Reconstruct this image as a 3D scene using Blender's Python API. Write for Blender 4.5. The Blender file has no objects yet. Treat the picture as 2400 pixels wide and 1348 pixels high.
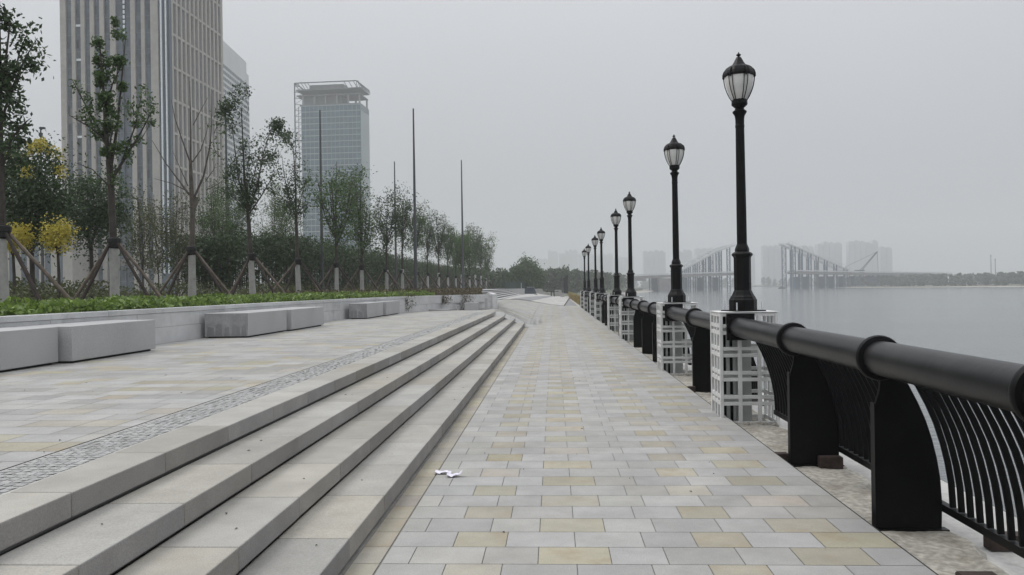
import bpy, math, random
import numpy as np
from mathutils import Vector, Matrix
R = math.radians
sc = bpy.context.scene
# ------------------------------------------------------------------ camera
cam_d = bpy.data.cameras.new("camera"); cam = bpy.data.objects.new("camera", cam_d)
sc.collection.objects.link(cam); sc.camera = cam
cam_d.sensor_width = 36; cam_d.lens = 28.0; cam_d.clip_end = 20000; cam_d.clip_start = 0.05
cam.matrix_world = Matrix.Translation((0, 0, 1.6)) @ Matrix.Rotation(R(3.005), 4, 'Z') @ Matrix.Rotation(R(90), 4, 'X') @ Matrix.Rotation(-0.0145, 4, 'Z')
# ------------------------------------------------------------------ world / sun / exposure
w = bpy.data.worlds.new("World"); sc.world = w; w.use_nodes = True
nt = w.node_tree; nt.nodes.clear()
out = nt.nodes.new('ShaderNodeOutputWorld'); bg = nt.nodes.new('ShaderNodeBackground'); bg.inputs['Strength'].default_value = 0.1
sky = nt.nodes.new('ShaderNodeTexSky'); sky.sky_type = 'NISHITA'; sky.sun_disc = False
SUN_EL, SUN_AZ = R(58), R(-75)      # azimuth from +Y towards +X
sky.sun_elevation = SUN_EL; sky.sun_rotation = SUN_AZ; sky.air_density = 1.5; sky.dust_density = 6
hsv = nt.nodes.new('ShaderNodeHueSaturation'); hsv.inputs['Saturation'].default_value = 0.15
mix = nt.nodes.new('ShaderNodeMix'); mix.data_type = 'RGBA'; mix.inputs[0].default_value = 0.86
tc = nt.nodes.new('ShaderNodeTexCoord'); sep = nt.nodes.new('ShaderNodeSeparateXYZ'); ramp = nt.nodes.new('ShaderNodeValToRGB')
ramp.color_ramp.elements[0].position = 0.0; ramp.color_ramp.elements[0].color = (0.46, 0.49, 0.525, 1)
ramp.color_ramp.elements[1].position = 1.0; ramp.color_ramp.elements[1].color = (2.1, 2.14, 2.2, 1)
e2_ = ramp.color_ramp.elements.new(0.62); e2_.color = (1.25, 1.28, 1.33, 1)
e_ = ramp.color_ramp.elements.new(0.36); e_.color = (0.76, 0.78, 0.815, 1)
# soft cloud deck variation, fixed to the sky direction
cn = nt.nodes.new('ShaderNodeTexNoise'); cn.inputs['Scale'].default_value = 1.6; cn.inputs['Detail'].default_value = 3
mr = nt.nodes.new('ShaderNodeMapRange'); mr.inputs['To Min'].default_value = 9.4; mr.inputs['To Max'].default_value = 10.8
vm = nt.nodes.new('ShaderNodeVectorMath'); vm.operation = 'SCALE'
L = nt.links.new
L(tc.outputs['Generated'], sep.inputs[0]); L(sep.outputs['Z'], ramp.inputs[0]); L(tc.outputs['Generated'], cn.inputs['Vector'])
L(cn.outputs['Fac'], mr.inputs['Value']); L(ramp.outputs[0], vm.inputs[0]); L(mr.outputs[0], vm.inputs['Scale'])
L(sky.outputs[0], hsv.inputs['Color']); L(hsv.outputs[0], mix.inputs[6]); L(vm.outputs[0], mix.inputs[7])
L(mix.outputs[2], bg.inputs['Color']); L(bg.outputs[0], out.inputs['Surface'])
sun_d = bpy.data.lights.new("sun", 'SUN'); sun = bpy.data.objects.new("sun", sun_d); sc.collection.objects.link(sun)
sun_d.energy = 1.3; sun_d.angle = R(25); sun_d.color = (1, .97, .93)
sdir = Vector((math.sin(SUN_AZ) * math.cos(SUN_EL), math.cos(SUN_AZ) * math.cos(SUN_EL), math.sin(SUN_EL)))
sun.rotation_euler = (-sdir).to_track_quat('-Z', 'Y').to_euler()
sc.view_settings.view_transform = 'Standard'; sc.view_settings.look = 'None'; sc.view_settings.exposure = -0.07; sc.view_settings.gamma = 1
sc.cycles.max_bounces = 6; sc.cycles.volume_bounces = 2; sc.cycles.transparent_max_bounces = 8
sc.cycles.use_denoising = True
sc.cycles.caustics_reflective = False; sc.cycles.caustics_refractive = False
RN = random.Random(7)
# ------------------------------------------------------------------ materials
def new_mat(name):
    m = bpy.data.materials.new(name); m.use_nodes = True
    return m, m.node_tree, m.node_tree.nodes['Principled BSDF']
def N(t, typ, **kw):
    n = t.nodes.new(typ)
    for k, v in kw.items():
        if k in n.inputs.keys(): n.inputs[k].default_value = v
        else: setattr(n, k, v)
    return n
def mat(name, col, rough=.7, metal=0, scale=3.0, var=.12, fine=None, finevar=.0, bump=0., bscale=40., spec=.5, dirt=None):
    """base colour with large soft variation, optional fine speckle and stains"""
    m, t, b = new_mat(name)
    tcn = N(t, 'ShaderNodeTexCoord')
    n1 = N(t, 'ShaderNodeTexNoise', Scale=scale, Detail=5.0, Roughness=.6); t.links.new(tcn.outputs['Object'], n1.inputs['Vector'])
    mr1 = N(t, 'ShaderNodeMapRange'); mr1.inputs['From Min'].default_value = .3; mr1.inputs['From Max'].default_value = .7
    mr1.inputs['To Min'].default_value = 1 - var; mr1.inputs['To Max'].default_value = 1 + var
    t.links.new(n1.outputs['Fac'], mr1.inputs['Value'])
    fac = mr1.outputs[0]
    if fine:
        n2 = N(t, 'ShaderNodeTexNoise', Scale=fine, Detail=2.0); t.links.new(tcn.outputs['Object'], n2.inputs['Vector'])
        mr2 = N(t, 'ShaderNodeMapRange'); mr2.inputs['From Min'].default_value = .3; mr2.inputs['From Max'].default_value = .7
        mr2.inputs['To Min'].default_value = 1 - finevar; mr2.inputs['To Max'].default_value = 1 + finevar
        t.links.new(n2.outputs['Fac'], mr2.inputs['Value'])
        mu = N(t, 'ShaderNodeMath', operation='MULTIPLY'); t.links.new(fac, mu.inputs[0]); t.links.new(mr2.outputs[0], mu.inputs[1]); fac = mu.outputs[0]
    sc_ = N(t, 'ShaderNodeVectorMath', operation='SCALE'); sc_.inputs[0].default_value = col; t.links.new(fac, sc_.inputs['Scale'])
    res = sc_.outputs[0]
    if dirt:
        dc, ds, lo, hi = dirt
        n3 = N(t, 'ShaderNodeTexNoise', Scale=ds, Detail=6.0, Roughness=.65); t.links.new(tcn.outputs['Object'], n3.inputs['Vector'])
        mr3 = N(t, 'ShaderNodeMapRange'); mr3.inputs['From Min'].default_value = lo; mr3.inputs['From Max'].default_value = hi
        t.links.new(n3.outputs['Fac'], mr3.inputs['Value'])
        mx = N(t, 'ShaderNodeMix', data_type='RGBA'); t.links.new(mr3.outputs[0], mx.inputs[0]); t.links.new(res, mx.inputs[6]); mx.inputs[7].default_value = (*dc, 1)
        res = mx.outputs[2]
    t.links.new(res, b.inputs['Base Color'])
    b.inputs['Roughness'].default_value = rough; b.inputs['Metallic'].default_value = metal; b.inputs['Specular IOR Level'].default_value = spec
    if bump:
        n4 = N(t, 'ShaderNodeTexNoise', Scale=bscale, Detail=4.0); t.links.new(tcn.outputs['Object'], n4.inputs['Vector'])
        bp = N(t, 'ShaderNodeBump', Strength=bump, Distance=.01); t.links.new(n4.outputs['Fac'], bp.inputs['Height']); t.links.new(bp.outputs[0], b.inputs['Normal'])
    return m
def leaf_mat(name, c1, c2, rough=.55):
    m, t, b = new_mat(name)
    g = N(t, 'ShaderNodeNewGeometry'); mx = N(t, 'ShaderNodeMix', data_type='RGBA')
    mx.inputs[6].default_value = (*c1, 1); mx.inputs[7].default_value = (*c2, 1)
    t.links.new(g.outputs['Random Per Island'], mx.inputs[0]); t.links.new(mx.outputs[2], b.inputs['Base Color'])
    b.inputs['Roughness'].default_value = rough
    tr = N(t, 'ShaderNodeBsdfTranslucent'); t.links.new(mx.outputs[2], tr.inputs['Color'])
    ms = N(t, 'ShaderNodeMixShader'); ms.inputs[0].default_value = .3
    o = t.nodes['Material Output']; t.links.new(b.outputs[0], ms.inputs[1]); t.links.new(tr.outputs[0], ms.inputs[2]); t.links.new(ms.outputs[0], o.inputs['Surface'])
    return m
def tile_mat(name, rough=.75):
    """stone tiles: colour per tile in the 'Col' attribute + speckle + faint stains"""
    m, t, b = new_mat(name)
    at = N(t, 'ShaderNodeAttribute', attribute_name='Col'); tcn = N(t, 'ShaderNodeTexCoord')
    n2 = N(t, 'ShaderNodeTexNoise', Scale=130., Detail=2.0); t.links.new(tcn.outputs['Object'], n2.inputs['Vector'])
    n1 = N(t, 'ShaderNodeTexNoise', Scale=2.2, Detail=6.0, Roughness=.65); t.links.new(tcn.outputs['Object'], n1.inputs['Vector'])
    m2 = N(t, 'ShaderNodeMapRange'); m2.inputs['From Min'].default_value = .3; m2.inputs['From Max'].default_value = .7; m2.inputs['To Min'].default_value = .86; m2.inputs['To Max'].default_value = 1.13
    m1 = N(t, 'ShaderNodeMapRange'); m1.inputs['From Min'].default_value = .25; m1.inputs['From Max'].default_value = .7; m1.inputs['To Min'].default_value = .78; m1.inputs['To Max'].default_value = 1.08
    t.links.new(n2.outputs['Fac'], m2.inputs['Value']); t.links.new(n1.outputs['Fac'], m1.inputs['Value'])
    mu = N(t, 'ShaderNodeMath', operation='MULTIPLY'); t.links.new(m1.outputs[0], mu.inputs[0]); t.links.new(m2.outputs[0], mu.inputs[1])
    s = N(t, 'ShaderNodeVectorMath', operation='SCALE'); t.links.new(at.outputs['Color'], s.inputs[0]); t.links.new(mu.outputs[0], s.inputs['Scale'])
    sp_ = N(t, 'ShaderNodeSeparateColor'); t.links.new(at.outputs['Color'], sp_.inputs[0])
    df = N(t, 'ShaderNodeMath', operation='SUBTRACT'); t.links.new(sp_.outputs[0], df.inputs[0]); t.links.new(sp_.outputs[2], df.inputs[1])
    m3 = N(t, 'ShaderNodeMapRange'); m3.inputs['From Min'].default_value = .04; m3.inputs['From Max'].default_value = .1; t.links.new(df.outputs[0], m3.inputs['Value'])
    n3 = N(t, 'ShaderNodeTexNoise', Scale=3.6, Detail=5.0, Roughness=.6); t.links.new(tcn.outputs['Object'], n3.inputs['Vector'])
    m4 = N(t, 'ShaderNodeMapRange'); m4.inputs['From Min'].default_value = .5; m4.inputs['From Max'].default_value = .75; m4.inputs['To Max'].default_value = .75; t.links.new(n3.outputs['Fac'], m4.inputs['Value'])
    m5 = N(t, 'ShaderNodeMath', operation='MULTIPLY'); t.links.new(m3.outputs[0], m5.inputs[0]); t.links.new(m4.outputs[0], m5.inputs[1])
    mx = N(t, 'ShaderNodeMix', data_type='RGBA'); t.links.new(m5.outputs[0], mx.inputs[0]); t.links.new(s.outputs[0], mx.inputs[6]); mx.inputs[7].default_value = (.27, .20, .12, 1)
    t.links.new(mx.outputs[2], b.inputs['Base Color']); b.inputs['Roughness'].default_value = rough; b.inputs['Specular IOR Level'].default_value = .3
    bp = N(t, 'ShaderNodeBump', Strength=.25, Distance=.004); t.links.new(n2.outputs['Fac'], bp.inputs['Height']); t.links.new(bp.outputs[0], b.inputs['Normal'])
    return m
M = {}
M['tile'] = tile_mat('paving stone')
M['granite'] = tile_mat('granite', .7)
M['joint'] = mat('joint sand', (.19, .185, .17), .95, scale=8); M['damp'] = mat('riser stone with painted shade', (.15, .15, .15), .8); M['cobbed'] = mat('cobble joint sand', (.36, .355, .34), .95, scale=8); M['rawdark'] = mat('unfinished concrete', (.13, .13, .135), .9, scale=.3, var=.2); M['farbed'] = mat('far joint sand', (.33, .33, .32), .95, scale=3)  # 'damp' is dry terrace riser stone, darkened to paint shade between steps
M['wall'] = mat('wall granite', (.50, .505, .51), .7, scale=1.3, var=.16, fine=90, finevar=.12, dirt=((.25, .25, .25), 1.6, .55, .85))
M['bench'] = mat('bench granite', (.35, .352, .355), .65, scale=1.0, var=.08, fine=110, finevar=.18)
M['black'] = mat('black paint', (.0045, .0045, .005), .42, scale=6, var=.3, bump=.06, bscale=25, dirt=((.02, .019, .018), 5, .62, .95), spec=.14)
M['pipe'] = mat('grey black pipe paint', (.007, .007, .008), .36, scale=2.5, var=.35, bump=.1, bscale=14, dirt=((.026, .025, .024), 2.2, .5, .88), spec=.3)
M['white'] = mat('white lattice paint', (.62, .625, .615), .6, scale=4, var=.1, dirt=((.33, .32, .29), 6, .6, .85))
M['greyplate'] = mat('grey panel', (.42, .435, .43), .35, scale=3, var=.15)
M['frost'] = mat('frosted lantern glass', (.66, .66, .64), .35, scale=9, var=.08)
M['rust'] = mat('rusty steel block', (.035, .022, .018), .8, scale=20, var=.5, bump=.3)
M['mortar'] = mat('rough mortar', (.31, .295, .26), .95, scale=2, var=.3, fine=22, finevar=.3, bump=.9, bscale=16, dirt=((.16, .135, .10), 2.2, .5, .75))
M['concrete'] = mat('concrete', (.38, .375, .36), .9, scale=1.5, var=.2, fine=25, finevar=.1, bump=.2, dirt=((.2, .19, .17), 2.5, .55, .8))
M['soil'] = mat('soil', (.055, .05, .035), .95, scale=2, var=.4, fine=14, finevar=.4)
M['grassland'] = mat('grassy land', (.07, .085, .045), .95, scale=.05, var=.35, fine=.8, finevar=.4)
M['sand'] = mat('sand bank', (.30, .28, .25), .95, scale=.06, var=.25)
M['path'] = mat('path concrete', (.42, .42, .41), .9, scale=1, var=.1)
M['asphalt'] = mat('grey paving band', (.20, .205, .21), .85, scale=1, var=.1, fine=20, finevar=.1)
M['palepave'] = mat('pale paving', (.44, .44, .44), .85, scale=.8, var=.07, fine=9, finevar=.06)
M['bark'] = mat('bark', (.045, .039, .033), .95, scale=8, var=.4, bump=.6, bscale=30)
M['barkpale'] = mat('pale bark', (.085, .073, .062), .95, scale=8, var=.35, bump=.5, bscale=30)
M['lime'] = mat('whitewash', (.34, .34, .325), .9, scale=7, var=.15, dirt=((.2, .18, .15), 9, .6, .8))
M['stake'] = mat('stake wood', (.03, .022, .018), .9, scale=6, var=.5)
M['stakepale'] = mat('pale stake wood', (.16, .13, .108), .9, scale=6, var=.4)
M['wrap'] = mat('black rubber wrap', (.012, .012, .012), .9)
M['leaf'] = leaf_mat('leaf green', (.03, .06, .017), (.09, .15, .045))
M['leaf2'] = leaf_mat('leaf dark green', (.016, .036, .012), (.054, .094, .032))
M['leaf3'] = leaf_mat('leaf olive', (.045, .06, .02), (.085, .095, .03))
M['leafdry'] = leaf_mat('leaf dry', (.05, .045, .025), (.11, .085, .04))
M['yellow'] = leaf_mat('yellow blossom', (.34, .30, .04), (.60, .51, .09))
M['cover'] = leaf_mat('ground cover leaf', (.075, .135, .025), (.21, .30, .06), .45)
M['wood'] = leaf_mat('far woodland leaf', (.022, .042, .018), (.06, .09, .036))
M['beige'] = mat('beige stone cladding', (.42, .398, .372), .75, scale=.15, var=.08, fine=1.2, finevar=.06)
M['tglass'] = mat('tower glazing', (.085, .11, .14), .25, scale=.12, var=.35, fine=.6, finevar=.25)
M['tdark'] = mat('dark open window', (.03, .04, .055), .3)
M['spandrel'] = mat('grey spandrel', (.17, .165, .165), .6, scale=.3, var=.1)
M['led'] = mat('white metal strip', (.80, .84, .88), .4)
M['whitewall'] = mat('white cladding', (.60, .61, .62), .7, scale=.1, var=.06)
M['bglass'] = mat('blue grey glazing', (.07, .10, .135), .3, scale=.2, var=.25)
M['gglass'] = mat('green grey curtain glass', (.02, .08, .115), .22, scale=.12, var=.3, fine=.35, finevar=.3)
M['gframe'] = mat('curtain wall frame', (.28, .33, .34), .5)
M['rawconc'] = mat('raw concrete', (.22, .215, .21), .9, scale=.3, var=.15)
M['steel'] = mat('painted steel', (.045, .065, .085), .6, scale=.5, var=.15)
M['bluesteel'] = mat('blue scaffold steel', (.012, .07, .115), .6, scale=.5, var=.2)
M['palesteel'] = mat('pale steel', (.55, .57, .58), .5)
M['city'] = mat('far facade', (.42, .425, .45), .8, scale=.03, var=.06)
M['citywin'] = mat('far windows', (.36, .37, .39), .6)
M['mast'] = mat('mast steel', (.06, .065, .07), .5, scale=3, var=.2)
M['bamboo'] = mat('yellow bamboo hoarding', (.33, .26, .11), .85, scale=3, var=.3, dirt=((.10, .09, .06), 2, .5, .75))
M['paper'] = mat('crumpled paper', (.66, .64, .72), .8)
M['slab'] = mat('dark stone slab', (.012, .015, .015), .5)
M['net'] = leaf_mat('green netting', (.035, .065, .055), (.05, .09, .075))
# water
m, t, b = new_mat('river water'); M['water'] = m
b.inputs['Base Color'].default_value = (.075, .083, .085, 1); b.inputs['Roughness'].default_value = .12
tcn = N(t, 'ShaderNodeTexCoord'); mp = N(t, 'ShaderNodeMapping'); mp.inputs['Scale'].default_value = (.55, 1.2, 1)
na = N(t, 'ShaderNodeTexNoise', Scale=1.6, Detail=5.0, Roughness=.6); nb = N(t, 'ShaderNodeTexNoise', Scale=.06, Detail=3.0)
t.links.new(tcn.outputs['Object'], mp.inputs[0]); t.links.new(mp.outputs[0], na.inputs['Vector']); t.links.new(mp.outputs[0], nb.inputs['Vector'])
mb_ = N(t, 'ShaderNodeMapRange'); mb_.inputs['To Min'].default_value = .1; mb_.inputs['To Max'].default_value = .34
t.links.new(nb.outputs['Fac'], mb_.inputs['Value']); bp = N(t, 'ShaderNodeBump', Distance=.16); t.links.new(mb_.outputs[0], bp.inputs['Strength'])
t.links.new(na.outputs['Fac'], bp.inputs['Height']); t.links.new(bp.outputs[0], b.inputs['Normal'])
# ------------------------------------------------------------------ object helpers
def tag(o, label=None, cat=None, group=None, kind=None):
    if label: o['label'] = label
    if cat: o['category'] = cat
    if group: o['group'] = group
    if kind: o['kind'] = kind
    return o
def empty(name, loc=(0, 0, 0), rz=0.):
    o = bpy.data.objects.new(name, None); sc.collection.objects.link(o); o.location = loc; o.rotation_euler = (0, 0, rz)
    o.empty_display_size = .2
    return o
class MB:
    def __init__(s): s.v = []; s.f = []; s.c = []; s.mi = []; s.col = None; s.slot = 0
    def face(s, idx): s.f.append(idx); s.c.append(s.col); s.mi.append(s.slot)
    def quad(s, a, b, c, d):
        k = len(s.v); s.v += [a, b, c, d]; s.face((k, k + 1, k + 2, k + 3))
    def poly(s, pts):
        k = len(s.v); s.v += pts; s.face(tuple(range(k, k + len(pts))))
    def box(s, x0, x1, y0, y1, z0, z1, mtx=None):
        k = len(s.v)
        P = [(x0, y0, z0), (x1, y0, z0), (x1, y1, z0), (x0, y1, z0), (x0, y0, z1), (x1, y0, z1), (x1, y1, z1), (x0, y1, z1)]
        if mtx is not None: P = [tuple(mtx @ Vector(p)) for p in P]
        s.v += P
        for q in ((0, 3, 2, 1), (4, 5, 6, 7), (0, 1, 5, 4), (1, 2, 6, 5), (2, 3, 7, 6), (3, 0, 4, 7)): s.face(tuple(k + i for i in q))
    def beam(s, a, b, w, h=None):
        a = Vector(a); b = Vector(b); h = h or w; d = (b - a); ln = d.length
        if ln < 1e-6: return
        q = d.to_track_quat('X', 'Z').to_matrix().to_4x4(); s.box(0, ln, -w / 2, w / 2, -h / 2, h / 2, Matrix.Translation(a) @ q)
    def tube(s, pts, rs, n=6, cap=True):
        pts = [Vector(p) for p in pts]; rings = []
        up = Vector((.13, .21, .97))
        for i, p in enumerate(pts):
            d = (pts[min(i + 1, len(pts) - 1)] - pts[max(i - 1, 0)]).normalized()
            u = d.cross(Vector((1, 0, 0)) if abs(d.z) > .7 else Vector((0, 0, 1))).normalized(); v = d.cross(u)
            k = len(s.v); r = rs[i] if hasattr(rs, '__len__') else rs
            for j in range(n):
                a = 2 * math.pi * j / n; s.v.append(tuple(p + u * math.cos(a) * r + v * math.sin(a) * r))
            rings.append(k)
        for i in range(len(rings) - 1):
            for j in range(n):
                s.face((rings[i] + j, rings[i] + (j + 1) % n, rings[i + 1] + (j + 1) % n, rings[i + 1] + j))
        if cap: s.face(tuple(rings[0] + j for j in range(n))[::-1]); s.face(tuple(rings[-1] + j for j in range(n)))
    def lathe(s, prof, n=24, cx=0, cy=0, phase=0.):
        rings = []
        for r, z in prof:
            k = len(s.v)
            for j in range(n):
                a = 2 * math.pi * j / n + phase; s.v.append((cx + r * math.cos(a), cy + r * math.sin(a), z))
            rings.append(k)
        for i in range(len(rings) - 1):
            for j in range(n): s.face((rings[i] + j, rings[i] + (j + 1) % n, rings[i + 1] + (j + 1) % n, rings[i + 1] + j))
        s.face(tuple(rings[0] + j for j in range(n))[::-1]); s.face(tuple(rings[-1] + j for j in range(n)))
    def build(s, name, m, parent=None, smooth=False, bevel=0.):
        me = bpy.data.meshes.new(name); me.from_pydata(s.v, [], s.f)
        for mm in (m if isinstance(m, (list, tuple)) else [m]): me.materials.append(mm)
        if any(s.mi): me.polygons.foreach_set('material_index', s.mi)
        if any(c is not None for c in s.c):
            ca = me.color_attributes.new('Col', 'FLOAT_COLOR', 'CORNER'); arr = []
            for f, c in zip(s.f, s.c): arr += list((*(c or (.4, .4, .4)), 1.)) * len(f)
            ca.data.foreach_set('color', arr)
        if smooth:
            me.polygons.foreach_set('use_smooth', [True] * len(s.f))
            try: me.set_sharp_from_angle(angle=R(38))
            except Exception: pass
        me.update()
        o = bpy.data.objects.new(name, me); sc.collection.objects.link(o)
        if parent: o.parent = parent
        if bevel:
            bm_ = o.modifiers.new('bevel', 'BEVEL'); bm_.width = bevel; bm_.segments = 2; bm_.limit_method = 'ANGLE'
        return o
def leaves_obj(name, P, size, m, parent=None, seed=0, aspect=.5, droop=.0):
    """P: (n,3) leaf centres -> one mesh of pointed leaves"""
    rg = np.random.default_rng(seed); P = np.asarray(P, float); n = len(P)
    d = rg.normal(size=(n, 3)); d[:, 2] -= droop; d /= np.linalg.norm(d, axis=1)[:, None]
    e = rg.normal(size=(n, 3)); e -= (e * d).sum(1)[:, None] * d; e /= np.linalg.norm(e, axis=1)[:, None]
    s = size * rg.uniform(.6, 1.3, (n, 1)); V = np.empty((n, 4, 3))
    V[:, 0] = P - d * s; V[:, 1] = P + e * s * aspect; V[:, 2] = P + d * s; V[:, 3] = P - e * s * aspect
    me = bpy.data.meshes.new(name); me.vertices.add(n * 4); me.vertices.foreach_set('co', V.reshape(-1))
    me.loops.add(n * 4); me.loops.foreach_set('vertex_index', np.arange(n * 4)); me.polygons.add(n)
    me.polygons.foreach_set('loop_start', np.arange(0, n * 4, 4)); me.polygons.foreach_set('loop_total', np.full(n, 4))
    me.materials.append(m); me.update(calc_edges=True)
    o = bpy.data.objects.new(name, me); sc.collection.objects.link(o)
    if parent: o.parent = parent
    return o
def copy_tree(o, parent=None):
    c = o.copy(); sc.collection.objects.link(c); c.parent = parent
    for ch in list(o.children): copy_tree(ch, c)
    return c
def smooth01(x): x = max(0., min(1., x)); return x * x * (3 - 2 * x)
# ------------------------------------------------------------------ ground, river
ZW = -2.4
mb = MB(); mb.quad((-9000, -3000, ZW), (9000, -3000, ZW), (9000, 9000, ZW), (-9000, 9000, ZW))
tag(mb.build('water', M['water']), kind='structure')
def stair_z(x):
    return 0. if x > -1.213 else .15 if x > -1.62 else .3 if x > -2.03 else .45 if x > -2.44 else .6
def gz(x, y):      # paving height beyond the stairs
    if 32 <= y < 33.5:
        f = smooth01((y - 32) / 1.5); return stair_z(x) * (1 - f) + .6 * smooth01((-.75 - x) / 1.67) * f
    if y >= 33.5:
        e = smooth01((y - 33.5) / 14); lo = -.75 + 1.9 * e; hi = -2.42 - 1.2 * e; q = max(0., min(1., (lo - x) / (lo - hi)))
        return .6 * smooth01(q)
    if y < 32: return .6 if x < -2.4 else 0.
    e = smooth01((y - 32) / 14); lo = -.75 + 1.9 * e; hi = -2.42 - 1.2 * e
    return .6 * smooth01((lo - x) / (lo - hi)) if e > 0 else .6 * max(0., min(1., (lo - x) / (lo - hi)))
# land left of the river
def land(name, pts, z, m, skirt=3.):
    mb = MB(); mb.poly([(x, y, z) for x, y in pts]); n = len(pts)
    for i in range(n):
        a = pts[i]; b_ = pts[(i + 1) % n]; mb.quad((a[0], a[1], z), (a[0], a[1], z - skirt), (b_[0], b_[1], z - skirt), (b_[0], b_[1], z))
    return tag(mb.build(name, m), kind='structure')
land('ground', [(2.9, -40), (2.9, 132), (12, 190), (30, 381), (62, 560), (66, 620), (62, 700), (150, 1160), (-5000, 1160), (-5000, -40)], -.45, M['grassland'])
land('far_shore', [(60, 1165), (400, 1150), (900, 1000), (6000, 1000), (6000, 8000), (-6000, 8000), (-6000, 1165)], -1.2, M['grassland'])
land('river_bank', [(238, 665), (262, 575), (286, 500), (330, 380), (420, 250), (3000, 200), (3000, 995), (420, 1000), (300, 800)], -1.5, M['grassland'])
# sand bank sloping into the water
mb = MB()
bp_ = [(8, 150), (30, 381), (62, 560), (70, 612)]
for (x0, y0), (x1, y1) in zip(bp_, bp_[1:]):
    mb.quad((x0 - 12, y0, -.43), (x0 + 6, y0 - 8, -2.6), (x1 + 9, y1 - 8, -2.6), (x1 - 14, y1, -.43))
tag(mb.build('sand_bank', M['sand']), kind='structure')
mb = MB()
bq = [(225, 672), (250, 570), (272, 492), (316, 372), (405, 240)]
for (x0, y0), (x1, y1) in zip(bq, bq[1:]):
    mb.quad((x0, y0, -2.6), (x0 + 26, y0 + 6, -1.3), (x1 + 26, y1 + 6, -1.3), (x1, y1, -2.6))
tag(mb.build('sand_shore', M['sand']), kind='structure')
# ------------------------------------------------------------------ promenade paving
def grey(rn, lo=.29, hi=.355):
    v = rn.uniform(lo, hi); w_ = rn.random() ** 3 * .06; return (v * 1.0, v * (.993 - w_ * .3), v * (.965 - w_ + rn.uniform(-.01, .015)))
def tan(rn):
    v = rn.uniform(.29, .355); v *= 1.0; return (v, v * rn.uniform(.925, .96), v * rn.uniform(.71, .84))
rn = random.Random(3)
A = [-1.03, -.87, -.44, -.115, .312, .64, 1.07, 1.40, 1.82, 2.065]; Atan = {3, 7}
B = [-1.03, -.648, -.32, .11, .536, .858, 1.185, 1.62, 2.065]; Btan = {1, 5}
mb = MB(); G = .0027
y = 4.60 - .3035 * 22; k = 0
while y < 66.5:
    J, T = (A, Atan) if k % 2 == 0 else (B, Btan)
    for i in range(len(J) - 1):
        mb.col = tan(rn) if i in T else grey(rn)
        if i not in T and rn.random() < .02: mb.col = tan(rn)
        x0, x1 = J[i] + G, J[i + 1] - G; y0, y1 = y + G, y + .3035 - G
        if y > 33.5: mb.quad((x0, y0, gz(x0, y0) + .001), (x1, y0, gz(x1, y0) + .001), (x1, y1, gz(x1, y1) + .001), (x0, y1, gz(x0, y1) + .001))
        else: mb.quad((x0, y0, 0), (x1, y0, 0), (x1, y1, 0), (x0, y1, 0))
    if y < 31.5:      # tan border strip at the foot of the stairs
        mb.col = (lambda c: (c[0] * .93, c[1] * .92, c[2] * .93))(tan(rn)); mb.quad((-1.2, y + G, 0), (-1.04, y + G, 0), (-1.04, y + .3035 - G, 0), (-1.2, y + .3035 - G, 0))
    y += .3035; k += 1
tag(mb.build('promenade_pavement', M['tile']), kind='structure')
# upper plaza tiles (courses run across too, with tan tiles scattered in rows)
mb = MB(); y = -2.; k = 0
while y < 66:
    x = -3.16 if y < 33.6 else (-1.04 - .0); off = rn.choice([0, .15, .3, .45]); first = True
    xe = -7.9 if y < 30 else -6.8
    if y > 36: xe = -2.9 - max(0, y - 38) * .09
    while x > xe:
        wd = rn.choice([.3, .45, .6]) if y < 40 else .6
        if first: wd = max(.15, off); first = False
        x0 = max(x - wd, xe - .3)
        u = rn.random()
        mb.col = tan(rn) if u < .17 else grey(rn, .275, .36)
        X0, X1, Y0, Y1 = x0 + G, x - G, y + G, y + .3 - G
        mb.quad((X0, Y0, gz(X0, Y0) + .002), (X1, Y0, gz(X1, Y0) + .002), (X1, Y1, gz(X1, Y1) + .002), (X0, Y1, gz(X0, Y1) + .002))
        x = x0
    y += .3; k += 1
tag(mb.build('plaza_pavement', M['tile']), kind='structure')
# cobble strip behind the top step
mb = MB(); y = -2.
while y < 32:
    x = -2.785 - rn.uniform(0, .004)
    while x > -3.12:
        v = rn.uniform(.29, .37); mb.col = (v, v, v * .99); j = rn.uniform(-.003, .003); jy = rn.uniform(-.006, .006); g_ = rn.uniform(.002, .007)
        mb.quad((x - .058, y + g_ + jy, .6 + j), (x - g_, y + g_ + jy, .6 - j), (x - g_, y + .062 - g_ + jy, .6 + j), (x - .058, y + .062 - g_ + jy, .6 - j)); x -= .06
    y += .064
for _ in range(1): pass
tag(mb.build('cobble_strip', M['tile']), kind='structure')
# bedding under the tiles (also the joint colour)
mb = MB()
mb.quad((-1.21, -3, -.006), (2.068, -3, -.006), (2.068, 32, -.006), (-1.21, 32, -.006))
mb.quad((-8.3, -3, .592), (-3.15, -3, .592), (-3.15, 32, .592), (-8.3, 32, .592)); mb.slot = 1; mb.quad((-3.165, -3, .597), (-2.76, -3, .597), (-2.76, 32, .597), (-3.165, 32, .597)); mb.slot = 0
tag(mb.build('paving_bed', [M['joint'], M['cobbed']]), kind='structure'); mb = MB()
tx = [-3.16, -2.8, -2.445, -2.435, -2.25, -2.035, -2.025, -1.83, -1.625, -1.615, -1.4, -1.218, -1.208, -1.0, -.75]; mb.col = (.32, .318, .31)
for j in range(10):
    ya, yb = 32 + j * .16, 32.01 + (j + 1) * .16
    for a, c in zip(tx, tx[1:]): mb.quad((a, ya, gz(a, ya) + .004), (c, ya, gz(c, ya) + .004), (c, yb, gz(c, yb) + .004), (a, yb, gz(a, yb) + .004))
tag(mb.build('stair_end_paving', M['tile']), kind='structure'); mb = MB()
ys = [32.2 + i for i in range(35)]
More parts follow.
